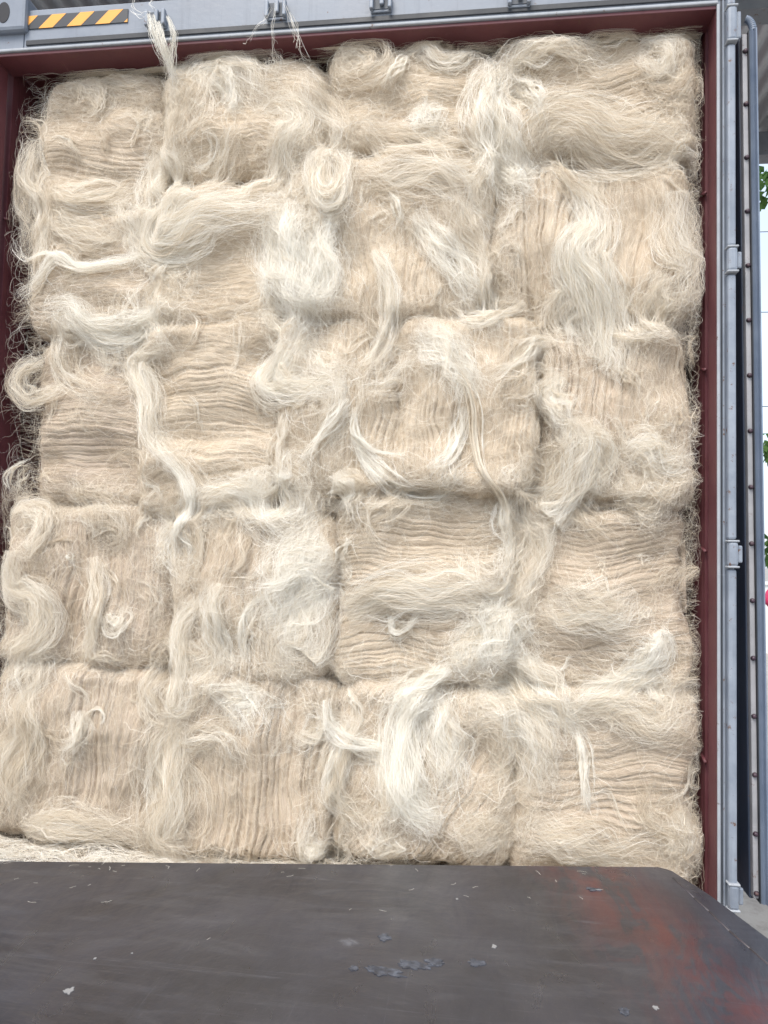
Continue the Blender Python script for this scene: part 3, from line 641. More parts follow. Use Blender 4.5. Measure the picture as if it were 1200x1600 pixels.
# ------------------------------------------------------------------ the large tufts (traced positions, real depth)
# points (px), width px, count, whiteness, thickness m, frizz
TUFTS = [
 (((300,135),(325,100),(352,88),(385,108),(405,140),(425,165)), 26, 420, .62, .05, 1),
 (((348,98),(358,130),(366,160),(366,186)), 12, 130, .85, .05, 1),
 (((285,110),(300,160),(285,215),(262,260)), 26, 260, .55, .03, 1.2),
 (((460,130),(495,180),(512,230),(522,262)), 26, 300, .5, .035, 1),
 (((400,175),(440,170),(470,200),(450,240),(440,300),(436,325)), 18, 220, .7, .03, 1.5),
 (((520,245),(500,262),(502,295),(514,325),(528,335),(541,310),(545,275),(535,245)), 13, 330, .74, .075, 1.2),
 (((512,262),(508,290),(520,318),(534,305),(532,270)), 11, 200, .66, .085, .5),
 (((455,325),(450,380),(466,435),(482,480),(500,515)), 30, 700, .98, .055, 1.4),
 (((525,345),(506,395),(510,450),(490,495)), 16, 330, 1.0, .06, 1.2),
 (((440,360),(450,420),(475,470)), 20, 260, .9, .05, 1.6),
 (((480,318),(510,345),(545,355)), 24, 220, .6, .04, 1.4),
 (((560,270),(610,285),(680,285),(735,300),(758,345)), 22, 320, .52, .03, 1.5),
 (((650,340),(690,395),(730,450),(768,492)), 14, 260, .85, .03, 1),
 (((690,300),(720,360),(745,420),(765,480)), 24, 260, .6, .025, 1.4),
 (((606,300),(622,325),(630,350),(620,358)), 5, 60, .95, .02, 1),
 (((590,395),(612,450),(610,520),(590,565),(562,590)), 12, 220, .72, .035, 1),
 (((478,512),(448,555),(418,598),(450,612),(500,606),(545,600)), 16, 420, .82, .05, 1.3),
 (((470,540),(500,590),(520,640),(490,700)), 26, 280, .62, .03, 1.6),
 (((548,628),(525,665),(495,700),(468,726)), 6, 110, .95, .035, .8),
 (((556,682),(575,718),(610,752),(650,771),(690,766),(722,742)), 8, 190, .97, .035, .7),
 (((560,640),(556,680),(580,705),(635,715)), 5, 90, .95, .03, .8),
 (((726,640),(716,680),(700,715),(672,738)), 7, 110, .95, .035, .8),
 (((655,515),(690,545),(722,580),(738,630)), 22, 320, .78, .035, 1.5),
 (((690,545),(728,600),(742,645),(744,690),(756,742),(788,782),(797,830),(792,880)), 4.5, 130, .55, .045, .4),
 (((802,768),(786,810),(800,850),(790,905)), 9, 140, .88, .045, 1),
 (((790,105),(768,150),(772,200),(786,245),(822,292)), 20, 560, .72, .07, .9),
 (((775,200),(790,250),(800,285),(835,298)), 18, 260, .92, .06, 1.3),
 (((795,120),(822,140),(836,165),(836,192)), 9, 150, .92, .06, .9),
 (((785,120),(830,88),(890,82),(950,98)), 18, 330, .62, .045, 1.1),
 (((820,245),(850,205),(900,200),(960,225),(1030,222),(1070,212)), 28, 480, .55, .045, 1.6),
 (((1060,255),(1080,225),(1092,205)), 14, 160, .6, .04, 1.2),
 (((1048,262),(1062,240),(1090,245),(1098,220)), 9, 130, .8, .04, 1),
 (((1000,62),(1030,62),(1046,90),(1030,115),(1005,100),(1004,75)), 12, 150, .62, .03, 2),
 (((1040,110),(1070,150),(1085,200)), 18, 200, .4, .02, 2),
 (((528,98),(556,80),(588,92),(575,118),(540,118),(530,100)), 13, 190, .55, .035, 1.7),
 (((640,85),(665,72),(690,95),(715,92),(740,68),(775,66)), 11, 240, .6, .04, 1.4),
 (((640,92),(622,115),(602,148)), 7, 160, .6, .035, .4),
 (((570,200),(610,225),(680,245),(740,240),(775,250)), 20, 330, .5, .035, 1.4),
 (((640,180),(665,200),(690,225)), 22, 180, .85, .03, 1.8),
 (((905,290),(928,350),(905,400),(922,450),(945,510),(950,560),(938,578)), 20, 520, .78, .045, 1.1),
 (((868,420),(900,450),(890,500),(925,520)), 20, 260, .72, .035, 1.5),
 (((940,440),(965,475),(1000,495),(1020,490)), 8, 110, .6, .02, .8),
 (((1060,300),(1072,370),(1092,420),(1080,470),(1040,505)), 26, 460, .66, .045, 1.7),
 (((1040,430),(1020,470),(1035,505),(1080,500)), 20, 240, .62, .045, 1.5),
 (((880,588),(855,615),(870,648),(900,668)), 14, 280, .68, .04, 1.1),
 (((900,655),(905,710),(880,760),(838,795),(870,800)), 22, 520, .66, .06, 1.2),
 (((880,665),(925,690),(942,735),(930,780)), 15, 300, .72, .045, 1.2),
 (((960,575),(985,590),(1000,620)), 6, 90, .5, .02, .7),
 (((968,705),(1010,700),(1050,712),(1088,700)), 20, 330, .72, .045, 1.3),
 (((1085,735),(1040,760),(1000,770),(975,745)), 18, 260, .55, .04, 1.6),
 (((985,740),(1000,790),(1040,830)), 14, 140, .5, .03, 1.8),
 (((98,128),(125,122),(148,140),(146,165),(120,160)), 14, 170, .55, .035, 1.8),
 (((90,112),(140,104),(200,118),(240,112)), 16, 260, .5, .02, 1.5),
 (((66,112),(60,135),(62,150)), 3, 30, .95, .02, .5),
 (((210,170),(235,180),(250,200)), 18, 180, .55, .02, 1.3),
 (((48,210),(38,270),(50,330),(36,400)), 20, 360, .55, .04, 1.6),
 (((70,290),(110,305),(170,300),(205,288)), 14, 220, .6, .03, .8),
 (((60,330),(100,355),(160,365),(190,345)), 16, 260, .5, .03, 1.2),
 (((300,300),(262,335),(246,378),(285,372),(330,345),(390,338),(455,328)), 22, 640, .74, .055, .9),
 (((255,215),(268,260),(262,300),(300,312)), 16, 260, .7, .045, 1.1),
 (((240,396),(185,408),(125,420),(92,404),(60,438),(20,458)), 7, 130, 1.0, .045, 1.6),
 (((120,420),(80,400),(40,402),(-5,372)), 4, 40, .95, .05, 1.5),
 (((262,470),(230,500),(190,518),(135,510),(108,480),(70,492)), 13, 330, .95, .045, 1.6),
 (((260,395),(262,430),(240,480)), 20, 220, .62, .03, 1.5),
 (((262,545),(215,560),(210,575),(228,620),(236,680),(262,715)), 14, 360, .68, .045, 1.1),
 (((240,690),(282,735),(300,780),(280,815),(266,850),(270,885)), 11, 260, .85, .04, 1.1),
 (((60,560),(30,572),(16,602),(36,628),(80,612),(95,600)), 10, 200, .62, .06, 1),
 (((40,715),(14,728),(4,748),(12,768)), 4, 60, .8, .05, .8),
 (((10,808),(30,788),(58,800),(64,832),(50,868),(25,850)), 12, 190, .6, .04, 1.6),
 (((20,860),(20,920),(55,940),(60,985),(28,1020),(5,1060)), 18, 420, .62, .05, 1.3),
 (((140,870),(152,930),(146,985),(125,1030)), 11, 240, .6, .04, .9),
 (((165,960),(180,985),(195,965),(185,950)), 8, 120, .7, .03, .8),
 (((98,865),(104,878)), 5, 40, 1, .02, .5),
 (((90,780),(150,800),(175,830),(140,850)), 16, 220, .5, .03, 1.8),
 (((300,795),(350,778),(400,780),(440,792)), 18, 400, .68, .05, 1),
 (((405,730),(415,775),(455,785),(480,755)), 28, 460, .85, .055, 1.8),
 (((525,742),(540,765),(535,800)), 14, 260, .72, .065, .8),
 (((530,800),(600,775),(680,775),(760,770)), 14, 220, .5, .025, 1.5),
 (((515,850),(470,880),(450,930),(420,985)), 34, 620, .93, .045, 1.6),
 (((500,900),(480,970),(450,1010),(480,1045)), 26, 360, .72, .035, 1.8),
 (((345,910),(334,955),(345,1010),(365,1045)), 12, 240, .8, .035, .9),
 (((420,930),(392,955),(384,1000),(388,1040)), 7, 120, .82, .03, .8),
 (((310,930),(285,985),(280,1050),(268,1115)), 13, 260, .66, .035, 1),
 (((535,955),(590,930),(660,928),(730,930),(790,950)), 20, 520, .66, .045, 1.2),
 (((612,962),(612,988),(632,985),(655,955)), 5, 100, .9, .035, .7),
 (((545,842),(532,862),(530,885)), 5, 70, .8, .03, .6),
 (((805,945),(785,985),(765,1020),(755,1055)), 26, 520, .93, .055, 1.1),
 (((785,975),(745,1000),(720,1030),(700,1040)), 16, 260, .8, .045, 1.2),
 (((705,1045),(672,1058),(640,1080),(625,1092)), 10, 260, .9, .06, .8),
 (((672,1072),(640,1110),(626,1165),(632,1220),(655,1262),(690,1285)), 18, 640, .97, .065, .7),
 (((680,1080),(690,1140),(700,1200),(706,1255)), 20, 360, .85, .045, 1),
 (((508,1092),(518,1130),(548,1158),(600,1172),(640,1168)), 8, 200, .92, .045, .8),
 (((540,1078),(555,1105),(566,1140)), 5, 70, .75, .03, .8),
 (((395,1070),(385,1100),(368,1140)), 26, 260, .9, .035, 1.6),
 (((800,1020),(835,1075),(872,1118),(915,1150)), 20, 420, .72, .05, 1),
 (((905,1140),(914,1185),(918,1230),(922,1272)), 6, 130, .97, .04, .6),
 (((1020,992),(1028,1010),(1005,1040),(980,1060)), 12, 260, .95, .045, 1),
 (((1035,1050),(990,1062),(930,1085),(870,1120)), 13, 330, .8, .04, 1),
 (((900,1120),(960,1100),(1030,1130),(1080,1060)), 16, 220, .6, .04, 1.8),
 (((860,925),(900,950),(960,960),(1000,930)), 24, 300, .6, .03, 1.8),
 (((815,790),(832,850),(815,920),(800,990)), 18, 380, .55, .045, 1.6),
 (((740,1085),(800,1105),(840,1160),(850,1240)), 18, 360, .72, .045, 1.3),
 (((720,1110),(770,1130),(795,1200),(760,1250)), 18, 320, .6, .035, 1.8),
 (((560,1120),(530,1180),(520,1240),(560,1300)), 12, 260, .62, .04, 1.2),
 (((560,1170),(600,1200),(610,1260),(575,1290)), 14, 220, .6, .035, 1.8),
 (((600,1345),(600,1320),(604,1298)), 14, 260, .7, .05, .8),
 (((480,1320),(500,1335),(470,1338)), 12, 160, .85, .045, 1.2),
 (((285,1120),(262,1180),(268,1250),(255,1310),(300,1325)), 24, 520, .58, .045, 1.1),
 (((125,1110),(122,1150),(100,1185)), 8, 160, .78, .04, .9),
 (((30,1080),(40,1150),(20,1220),(30,1290)), 26, 420, .5, .04, 1.5),
 (((30,1305),(80,1290),(150,1300),(230,1310)), 18, 360, .6, .05, 1.2),
 (((830,1290),(890,1310),(960,1335),(1040,1345)), 22, 360, .55, .04, 1.5),
 (((1060,1270),(1085,1310),(1098,1345),(1090,1380)), 20, 420, .55, .05, 1.4),
 (((700,1290),(760,1310),(800,1330)), 18, 240, .5, .03, 1.6),
]
def nearest(x, z):
    best = 0; bd = 9
    for b in BALES:
        d = max(b.x0-x, x-b.x1, b.z0-z, z-b.z1)
        if d < bd: bd = d; best = b.i
    return best
def spline(pts, n=30):
    P = np.array(pts, float); P = np.vstack([2*P[0]-P[1], P, 2*P[-1]-P[-2]]); out = []
    m = len(P)-3
    for i in range(m):
        t = np.linspace(0, 1, n//m+2)[:-1 if i < m-1 else None][:, None]
        a, b_, c, d = P[i], P[i+1], P[i+2], P[i+3]
        out.append(.5*((2*b_)+(c-a)*t+(2*a-5*b_+4*c-d)*t*t+(3*b_-a-3*c+d)*t**3))
    return np.vstack(out)
for pts, wpx, cnt, wh, th, fz in TUFTS:
    W_ = np.array([atY(p[0], p[1], YB-.03) for p in pts]); g = spline(W_[:, [0, 2]])
    P, t = lock_strands(g[:, 0], g[:, 1], wpx*.0023, int(cnt*2.1), wh+.04, th*.95, K=20, frizz=fz*1.25 if wpx < 20 else min(fz, 1.0), wild=.42 if wpx < 20 else .28)
    mid = g[len(g)//2]
    ribbons('fibre_tuft', P, rads(len(P)), t, ROOTS[nearest(mid[0], mid[1])])

# ------------------------------------------------------------------ strands snagged on the header keepers
def snag(label, lines, n, white, spread, fz=1.0, end_spread=1.0):
    Ps = []; ts = []
    for pts in lines:
        W_ = np.array([atY(p[0], p[1], p[2]) for p in pts])
        K = 20; s = np.linspace(0, 1, len(W_)); T = np.linspace(0, 1, K)
        base = np.stack([np.interp(T, s, W_[:, i]) for i in range(3)], -1)
        for _ in range(n):
            ph = RNG.random(6)*9
            o = np.stack([noise(T*2.5+ph[i], T*0+ph[i+3], 3+i)*2+RNG.normal(0, .5) for i in range(3)], -1)
            o += .25*fz*np.stack([noise(T*11+ph[i], T*0+ph[i+3], 9+i) for i in range(3)], -1)
            e = int(RNG.integers(12, K+1)); P = base+o*spread*(.35+end_spread*T[:, None])
            idx = np.linspace(0, e-1, K); P = np.stack([np.interp(idx, np.arange(K), P[:, i]) for i in range(3)], -1)
            Ps.append(P); ts.append(np.clip(white+RNG.normal(0, .1), 0, 1))
    P = np.array(Ps); P[..., 1] = np.minimum(P[..., 1], np.where(P[..., 2] > HT-.015, -.020, .08))
    o = ribbons('fibre_strand', P, RNG.uniform(.0004, .0007, len(P)), np.array(ts), None)
    tag(o, label, 'loose fibre'); return o
snag('white hank of fibre snagged on the left lock keeper beside the hazard tape', [
    ((232, 22, -.06), (238, 50, -.055), (255, 85, -.03), (272, 125, .03)), ((248, 34, -.06), (258, 70, -.05), (266, 110, 0), (276, 150, .04)),
    ((262, 26, -.06), (272, 55, -.05), (268, 100, -.01), (262, 130, .03)), ((240, 24, -.06), (248, 60, -.05), (262, 95, -.02), (280, 140, .03))], 34, .97, .010, 1.5)
snag('few thin dangling fibres snagged on the second lock keeper from the hazard tape', [
    ((432, 6, -.06), (428, 35, -.05), (426, 60, -.03), (436, 90, 0)), ((446, 10, -.06), (458, 40, -.05), (466, 70, -.03), (464, 84, 0)),
    ((424, 12, -.06), (412, 36, -.05), (392, 56, -.03), (386, 66, -.02)), ((450, 20, -.06), (462, 50, -.05), (470, 80, -.03), (490, 105, .02))], 4, .85, .012, 1.2)
snag('hair-thin strands trailing off the frame top above the hazard tape end', [
    ((212, -8, -.04), (208, 12, -.035), (228, 26, -.06)), ((240, -8, -.04), (236, 10, -.04), (246, 30, -.06)), ((205, 16, -.035), (216, 26, -.04), (232, 24, -.06))], 3, .95, .006)

# ------------------------------------------------------------------ loose fluff on the container floor
n = 9000; x = RNG.uniform(-1.15, 1.1, n); y = RNG.uniform(-.06, .10, n); ph = RNG.uniform(0, 6.28, n)
K = 9; ds = RNG.uniform(.03, .12, n)/(K-1); P = np.zeros((n, K, 3)); P[:, 0, 0] = x; P[:, 0, 1] = y; th = RNG.normal(0, .5, n)+np.where(RNG.random(n) < .5, 0, math.pi)
cu = RNG.normal(0, 14, n)
for k in range(1, K):
    th = th+cu*ds; P[:, k, 0] = P[:, k-1, 0]+np.cos(th)*ds; P[:, k, 1] = P[:, k-1, 1]+np.sin(th)*ds*.7
P[..., 1] = np.clip(P[..., 1], -.058, .12)
lump = np.clip(.012+.045*(fbm(P[..., 0]*5, P[..., 1]*14, 90, 3)+.35), .001, .05)
P[..., 2] = FL+.001+lump*RNG.random(n)[:, None]
P[..., 0] = np.clip(P[..., 0], -1.16, 1.16)
fl_ = ribbons('floor_fluff', P, RNG.uniform(.0003, .0006, n), np.clip(.82+RNG.normal(0, .22, n), 0, 1), None)
tag(fl_, kind='stuff')

# ------------------------------------------------------------------ steel plate in front
def plate_mat():
    m = Mat('worn_dark_steel'); o = m.obj()
    n1 = m.noise(1.7, 7, .62, o, 1.4); n2 = m.noise(14, 6, .65, m.mapping(o, (1, .35, 1), (0, 0, .5)), .8); n3 = m.noise(5, 4, .6, m.mapping(o, (.5, 2.4, 1), (0, 0, -.6)), 1.5)
    c = m.mix(m.ramp(n1, [(.3, (0, 0, 0)), (.7, (1, 1, 1))]), (.013, .012, .016), (.041, .040, .051))
    c = m.mix(m.ramp(n3, [(.5, (0, 0, 0)), (.62, (.4, .4, .4)), (.7, (0, 0, 0))]), c, (.06, .06, .07))
    # red oxide paint wearing through along the right-hand side
    sep = m.n('ShaderNodeSeparateXYZ'); m.l(o, sep.inputs[0])
    at = m.n('ShaderNodeMath', operation='ADD'); m.l(sep.outputs[0], at.inputs[0])
    mu = m.n('ShaderNodeMath', operation='MULTIPLY'); m.l(sep.outputs[1], mu.inputs[0]); mu.inputs[1].default_value = PLATE_SLOPE
    m.l(mu.outputs[0], at.inputs[1])
    band = m.ramp(at.outputs[0], [(0, (0, 0, 0)), (.001, (0, 0, 0))])
    mr = m.n('ShaderNodeMapRange'); m.l(at.outputs[0], mr.inputs[0]); mr.inputs[1].default_value = PLATE_B0-.46; mr.inputs[2].default_value = PLATE_B0-.25
    mr2 = m.n('ShaderNodeMapRange'); m.l(at.outputs[0], mr2.inputs[0]); mr2.inputs[1].default_value = PLATE_B0-.08; mr2.inputs[2].default_value = PLATE_B0-.20
    mm = m.n('ShaderNodeMath', operation='MULTIPLY'); m.l(mr.outputs[0], mm.inputs[0]); m.l(mr2.outputs[0], mm.inputs[1])
    m3 = m.n('ShaderNodeMath', operation='MULTIPLY'); m.l(mm.outputs[0], m3.inputs[0])
    m.l(m.ramp(m.noise(9, 12, .78, m.mapping(o, (1.7, .6, 1), (0, 0, .35)), .6), [(.47, (0, 0, 0)), (.49, (.55, .55, .55)), (.56, (.6, .6, .6)), (.58, (.95, .95, .95))]), m3.inputs[1])
    c = m.mix(m3.outputs[0], c, (.088, .025, .024))
    # pale scuffs and dried drips
    sc = m.ramp(m.noise(3.2, 8, .72, m.mapping(o, (1, 1.7, 1), (0, 0, .2), (3.3, 1.2, 0)), .4), [(.665, (0, 0, 0)), (.72, (.35, .35, .35))])
    c = m.mix(sc, c, (.24, .25, .28))
    scr = m.ramp(m.noise(2.0, 8, .8, m.mapping(o, (1.2, 45, 1), (0, 0, .9)), 1.0), [(.57, (0, 0, 0)), (.66, (.4, .4, .4))])
    c = m.mix(scr, c, (.11, .11, .125))
    scr2 = m.ramp(m.noise(1.6, 9, .8, m.mapping(o, (30, 1.0, 1), (0, 0, .35)), 1.4), [(.60, (0, 0, 0)), (.67, (.4, .4, .4))])
    c = m.mix(scr2, c, (.10, .10, .115))
    c = m.mix(m.ramp(m.noise(160, 3, .7, o), [(.68, (0, 0, 0)), (.74, (.6, .6, .6))]), c, (.13, .12, .12))
    m.l(c, m.b.inputs['Base Color'])
    m.l(m.ramp(n2, [(.3, (.24,)*3), (.7, (.46,)*3)]), m.b.inputs['Roughness']); m.set(Metallic=.0)
    m.b.inputs['Specular IOR Level'].default_value = .9
    m.l(m.bump(m.noise(35, 5, .6, o), .06, .004, m.bump(n1, .25, .02)), m.b.inputs['Normal']); return m.m
PZ = .13
pA = atZ(0, 1345, PZ); pB = atZ(1028, 1354, PZ); pC = atZ(1052, 1361, PZ); pD = atZ(1110, 1398, PZ); pE = atZ(1200, 1465, PZ)
dirE = (pE-pD)/np.linalg.norm(pE-pD); pF = pD+dirE*3.0; dirA = (pA-pB)/np.linalg.norm(pA-pB); pG = pB+dirA*2.4
pH = pG+dirE*3.0*1.0
PLATE_SLOPE = float(-dirE[0]/dirE[1]); PLATE_B0 = float(pE[0]+PLATE_SLOPE*pE[1])
print('plate', pA, pB, pC, pD, pE, 'slope', PLATE_SLOPE)
M_PLATE = plate_mat()
plate = empty('loading_plate', (0, -1.2, -1.25), label='dark worn steel loading plate with a clipped right corner and rusty red right side', cat='steel plate')
out2 = [pG[:2], pB[:2], pB[:2]*.55+pC[:2]*.45+(pC[:2]-pB[:2])*[.15, .0], pC[:2], pD[:2], pF[:2], pH[:2]]
bm = bmesh.new(); prism(bm, [tuple(p) for p in out2], PZ-.014, PZ)
bmesh.ops.bevel(bm, geom=[e for e in bm.edges if all(abs(v.co.z-PZ) < 1e-5 for v in e.verts)], offset=.003, segments=2, affect='EDGES')
bmobj('deck', bm, M_PLATE, plate)
# thin bent ridge line near the right edge
ra = atZ(1108, 1388, PZ); rpts = [atZ(a, b, PZ) for a, b in ((1052, 1372), (1085, 1403), (1108, 1424), (1140, 1455), (1172, 1482), (1215, 1520), (1300, 1592))]
bm = bmesh.new()
for p, q in zip(rpts[:-1], rpts[1:]): cyl(bm, Vector(p)-Vector((0, 0, .0012)), Vector(q)-Vector((0, 0, .0012)), .0030, 8)
bmobj('weld_seam', bm, plain('worn_weld', (.06, .05, .055), .5), plate, True)
# dried pale splashes and stray chips on the deck
def blob(cx_, cy_, rx, ry, seed, rot=0):
    bm = bmesh.new(); c = atZ(cx_, cy_, PZ); n = 60; vs = []
    sc = abs(c[1]-CAM[1])/FPX*1.0
    r_ = np.linalg.norm(c-CAM)/FPX
    for i in range(n):
        a = 2*math.pi*i/n; k = 1+.55*float(noise(math.cos(a)*1.6+seed*3.7, math.sin(a)*1.6+seed, 4))+.35*float(noise(math.cos(a)*5+seed*3.7, math.sin(a)*5+seed, 6))
        ex, ey = rx*.75*r_*k*math.cos(a), ry*r_*2.0*k*math.sin(a)
        vs.append((c[0]+ex*math.cos(rot)-ey*math.sin(rot), c[1]+ex*math.sin(rot)+ey*math.cos(rot)))
    a = [bm.verts.new((p, q, PZ+.0012)) for p, q in vs]; b_ = [bm.verts.new((p, q, PZ-.001)) for p, q in vs]
    for i in range(n): bm.faces.new((a[i], a[(i+1) % n], b_[(i+1) % n], b_[i]))
    bm.faces.new(a); bm.faces.new(b_[::-1]); bmesh.ops.recalc_face_normals(bm, faces=bm.faces)
    return bm
def scuff_mat():
    m = Mat('dried_splash'); o = m.obj()
    c = m.mix(m.ramp(m.noise(60, 6, .7, o), [(.4, (0, 0, 0)), (.65, (1, 1, 1))]), (.030, .031, .040), (.105, .115, .14))
    m.l(c, m.b.inputs['Base Color']); m.set(Roughness=.5); return m.m
M_SPL = scuff_mat()
for k, (a, b, rx, ry, rot) in enumerate(((600, 1465, 9, 4, 0), (553, 1513, 7, 3, 0), (600, 1518, 30, 5, -.12), (645, 1508, 26, 4, -.1), (680, 1504, 14, 5, 0), (744, 1504, 13, 4, 0), (928, 1390, 12, 2.5, 0), (975, 1580, 8, 4, 0))):
    bmobj('dried_splash', blob(a, b, rx, ry, k+1, rot), M_SPL, plate)
M_CHIP = plain('pale_chip', (.26, .255, .25), .7)
for k, (a, b, s_) in enumerate(((108, 1549, 7), (772, 1479, 4), (1024, 1575, 4.5), (148, 1498, 2), (206, 1490, 1.6), (714, 1405, 2))):
    o = bmobj('pale_chip', blob(a, b, s_, s_*.45, k+20), M_CHIP, None); tag(o, ('pale flake lying near the left front of the steel plate', 'small pale flake right of the dried splashes on the plate', 'pale flake beside the rusty strip at the plate front', 'tiny pale crumb above the left flake on the plate', 'second tiny crumb, right of the first, on the plate left side', 'thin pale crumb near the far edge middle right of the plate')[k], 'flake')
# stray fibres on the plate
fx = [(float(RNG.uniform(0, 1000)), float(1347+RNG.exponential(22))) for _ in range(34)]+[(165, 1358), (255, 1352), (435, 1364), (700, 1385), (820, 1401), (545, 1424), (585, 1424), (905, 1362), (650, 1358), (330, 1470)]
for k, (a, b) in enumerate(fx): pass
PP = []
for a, b in fx:
    for _ in range(1):
        c = atZ(a+RNG.normal(0, 8), b+RNG.normal(0, 1.5), PZ); th = RNG.normal(0, .5); K = 8; L = RNG.uniform(.006, .03)
        q = np.zeros((K, 3)); q[0] = c
        for i in range(1, K):
            th += RNG.normal(0, .3); q[i] = q[i-1]+np.array([math.cos(th), math.sin(th), 0])*L/K
        q[:, 2] = PZ+.0015; PP.append(q)
PP = np.array(PP); bmf = PP
V = []; F = []
for q in PP:
    T = np.gradient(q, axis=0); T /= np.linalg.norm(T, axis=1, keepdims=True); S = np.cross(T, [0, 0, 1.])*.0004; b0 = len(V)
    for p, s in zip(q, S): V += [p-s, p+s]
    for i in range(len(q)-1): F.append((b0+2*i, b0+2*i+1, b0+2*i+3, b0+2*i+2))
o = fast_mesh('fibre_scraps', np.array(V), np.array(F), M_STRAND, None, False, {'tint': np.full(len(V), .9)}); tag(o, kind='stuff')
# legs and beams carrying the plate
bm = bmesh.new()
for t in (.08, .92):
    a = pG*t+pB*(1-t) if t < .5 else pG*t+pB*(1-t)
    p = a+dirE*.25; q = a+dirE*2.7
    cyl(bm, (p[0], p[1], PZ-.06), (q[0], q[1], PZ-.06), .045, 4)
bmobj('deck_beam', bm, M_DARKIN, plate)
for t in (.08, .92):
    for s_ in (.3, 2.6):
        a = pG*t+pB*(1-t)+dirE*s_; bm = bmesh.new(); box(bm, a[0]-.05, a[0]+.05, a[1]-.05, a[1]+.05, -1.25, PZ-.015); bmobj('leg', bm, M_DARKIN, plate)

# ------------------------------------------------------------------ trailer chassis under the container
tr = empty('trailer', (0, 3, -1.25), label='dark steel trailer chassis carrying the container', cat='trailer')
bm = bmesh.new(); box(bm, -.5, -.38, .2, 5.8, -.55, FL-.205); box(bm, .38, .5, .2, 5.8, -.55, FL-.205); bmobj('chassis_rail', bm, M_DARKIN, tr)
for y in (2.6, 3.9):
    bm = bmesh.new(); cyl(bm, (-1.05, y, -.75), (1.05, y, -.75), .06, 12); box(bm, -.5, .5, y-.06, y+.06, -.75, -.551); bmobj('axle', bm, M_DARKRUB, tr)
    for x in (-.95, .95):
        bm = bmesh.new(); cyl(bm, (x-.13, y, -.75), (x+.13, y, -.75), .5, 32); bmobj('wheel', bm, M_DARKRUB, tr, True)

# ------------------------------------------------------------------ canopy over the yard
def canopy_mat():
    m = Mat('galvanised_sheet'); o = m.obj()
    c = m.mix(m.noise(3, 5, .6, m.mapping(o, (4, .5, 1))), (.50, .51, .53), (.64, .65, .67)); m.l(c, m.b.inputs['Base Color']); m.set(Roughness=.5, Metallic=.2); return m.m
can = empty('yard_canopy', (0, 1, -1.25), label='corrugated metal canopy roof over the container', cat='canopy')
nx_ = 900; xs = np.linspace(-4.2, 4.2, nx_); zz_ = 3.36+.012*np.cos(xs*2*math.pi/.085)
V = []; 
for y in (-.1, 2.15):
    for dz in (0, .003): V.append(np.stack([xs, np.full(nx_, y), zz_+dz], -1))
V = np.concatenate(V); i0 = np.arange(nx_-1)
q = lambda a, b: np.stack([a*nx_+i0, a*nx_+i0+1, b*nx_+i0+1, b*nx_+i0], -1)
fast_mesh('roof_sheet', V, np.concatenate([q(0, 2), q(1, 3), q(0, 1), q(2, 3)]), canopy_mat(), can, True)
M_STEEL = painted('grey_steelwork', (.16, .18, .21), (.22, .24, .27), rust=.2)
for y in (.9, 2.05):
    bm = bmesh.new(); box(bm, -4.1, 4.1, y-.05, y+.05, 3.20, 3.335); bmobj('beam', bm, M_STEEL, can)
for x in (-4.0, 4.0):
    for y in (.9, 2.05): bm = bmesh.new(); box(bm, x-.06, x+.06, y-.04, y+.04, -1.25, 3.199); bmobj('column', bm, M_STEEL, can)

# ------------------------------------------------------------------ what shows past the door: tree, pink cloth, far wall
def leaf_mat():
    m = Mat('leaf_green'); o = m.obj(); c = m.ramp(m.noise(6, 3, .6, o), [(.3, (.05, .11, .035)), (.7, (.14, .24, .08))])
    d = m.n('ShaderNodeBsdfDiffuse'); t = m.n('ShaderNodeBsdfTranslucent'); m.l(c, d.inputs[0]); m.l(c, t.inputs[0])
    mx = m.n('ShaderNodeMixShader'); mx.inputs[0].default_value = .45; m.l(d.outputs[0], mx.inputs[1]); m.l(t.outputs[0], mx.inputs[2]); m.l(mx.outputs[0], m.out.inputs[0]); m.t.nodes.remove(m.b); return m.m
M_LEAF = leaf_mat(); M_BARK = plain('brown_bark', (.13, .10, .07), .9)
def tree(base, clumps, label, leaf=.09):
    t = empty('broadleaf_tree', base, label=label, cat='tree')
    bm = bmesh.new(); b0 = Vector(base); top = Vector((base[0], base[1], max(c[2] for c in clumps)))
    cyl(bm, b0, top, .11, 10, .04)
    for c in clumps: cyl(bm, (base[0], base[1], c[2]-.4), c[:3], .03, 7, .01)
    bmobj('trunk', bm, M_BARK, t, True)
    Vs = []; Fs = []; k = 0
    for (x, y, z, r, n) in clumps:
        for _ in range(n):
            d = RNG.normal(0, 1, 3); d /= np.linalg.norm(d); p = np.array([x, y, z])+d*r*RNG.random()**.5
            a = RNG.normal(0, 1, 3); a[2] -= .8; a /= np.linalg.norm(a); s = np.cross(a, RNG.normal(0, 1, 3)); s /= np.linalg.norm(s)
            L = leaf*RNG.uniform(.7, 1.3); w_ = L*.33; nn = np.cross(a, s)*L*.1
            Vs += [p, p+a*L*.5+s*w_+nn, p+a*L, p+a*L*.5-s*w_+nn]; Fs.append((k, k+1, k+2, k+3)); k += 4
    fast_mesh('crown', np.array(Vs), np.array(Fs), M_LEAF, t)
c1 = atY(1203, 285, 4.2); c2 = atY(1207, 700, 4.3); c3 = atY(1209, 850, 4.3)
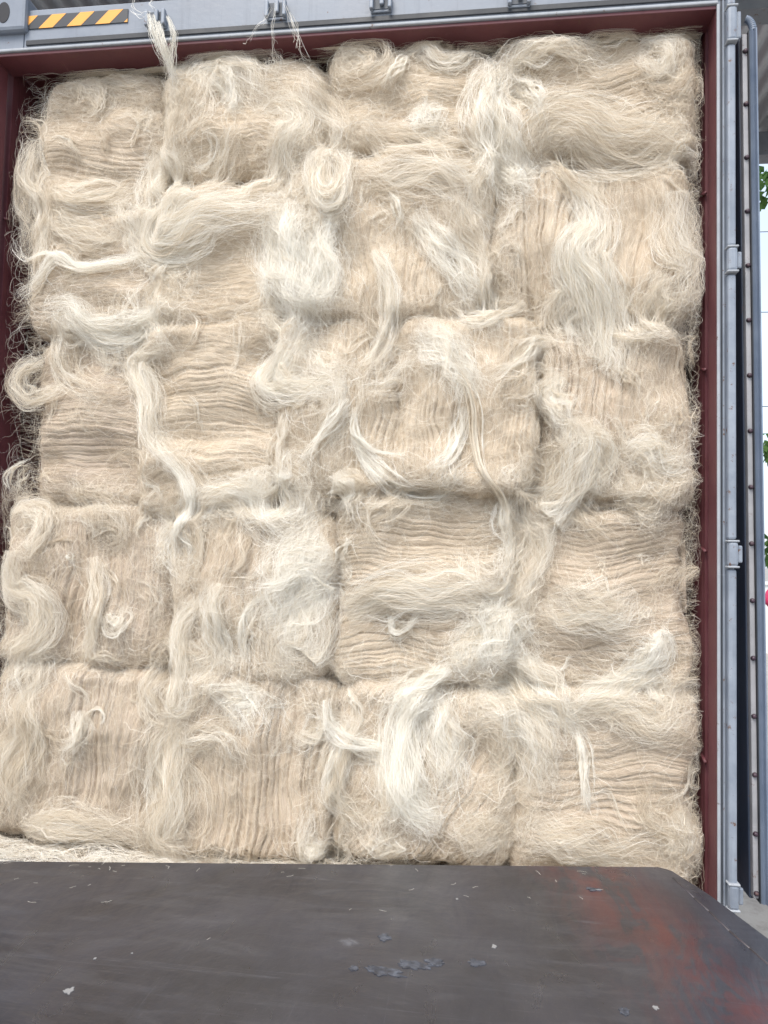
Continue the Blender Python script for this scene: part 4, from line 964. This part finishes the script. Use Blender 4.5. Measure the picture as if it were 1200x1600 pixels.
tree((c1[0]+.6, 4.4, -1.25), [(c1[0]+.07, c1[1], c1[2]+.02, .22, 120), (c2[0]+.02, c2[1], c2[2], .15, 60), (c3[0]+.02, c3[1], c3[2], .13, 50),
      (c1[0]+.7, 4.5, c1[2]+.1, .4, 200), (c1[0]+.8, 4.6, c1[2]-.8, .4, 200)], 'leafy green tree behind the open door, under the canopy edge', .10)
pk = atY(1204, 935, 6)
bm = bmesh.new(); bmesh.ops.create_icosphere(bm, subdivisions=3, radius=1)
for v in bm.verts:
    nn = 1+.25*float(noise(v.co.x*2+3, v.co.z*2, 5)); v.co = Vector((pk[0]+.04+v.co.x*.10*nn, pk[1]+v.co.y*.06, pk[2]+v.co.z*.14*nn))
tag(bmobj('pink_cloth', bm, plain('pink_fabric', (.75, .06, .16), .7), None, True), 'bright pink cloth bundle beyond the door, at the right edge of the picture', 'cloth')
bm = bmesh.new(); cyl(bm, (pk[0]+.05, pk[1]+.07, -1.25), (pk[0]+.05, pk[1]+.07, pk[2]+.2), .015, 8)
tag(bmobj('cloth_pole', bm, M_STEEL, None, True), 'thin steel pole holding up the pink cloth bundle', 'pole')
# white rendered boundary wall far off
bm = bmesh.new(); box(bm, -8, 30, 16, 16.2, -1.25, .35); box(bm, -8, 30, 15.95, 16.25, .352, .42)
tag(bmobj('boundary_wall', bm, plain('white_render', (.72, .73, .72), .8), None), 'low white rendered wall beyond the yard', 'wall')
# overhead wires
for k, py in enumerate((362, 486, 633)):
    a = atY(1200, py, 9); bm = bmesh.new(); n = 24
    for i in range(n):
        f = lambda t: Vector((a[0]-10+20*t, 9+k*.05, a[2]+.0+.25*(2*t-1)**2))
        cyl(bm, f(i/n), f((i+1)/n), .006, 6)
    tag(bmobj('overhead_wire', bm, M_DARKRUB, None), ('topmost thin wire crossing the sky right of the door', 'middle thin wire crossing the sky right of the door', 'lowest thin wire crossing the sky right of the door')[k], 'wire')
for x in (-6.5, 13.4):
    bm = bmesh.new(); cyl(bm, (x, 9.1, -1.25), (x, 9.1, 6.2), .12, 12, .09); tag(bmobj('wire_pole', bm, M_STEEL, None, True), 'tall pole carrying the wires, %s of the container' % ('left' if x < 0 else 'far right'), 'pole')
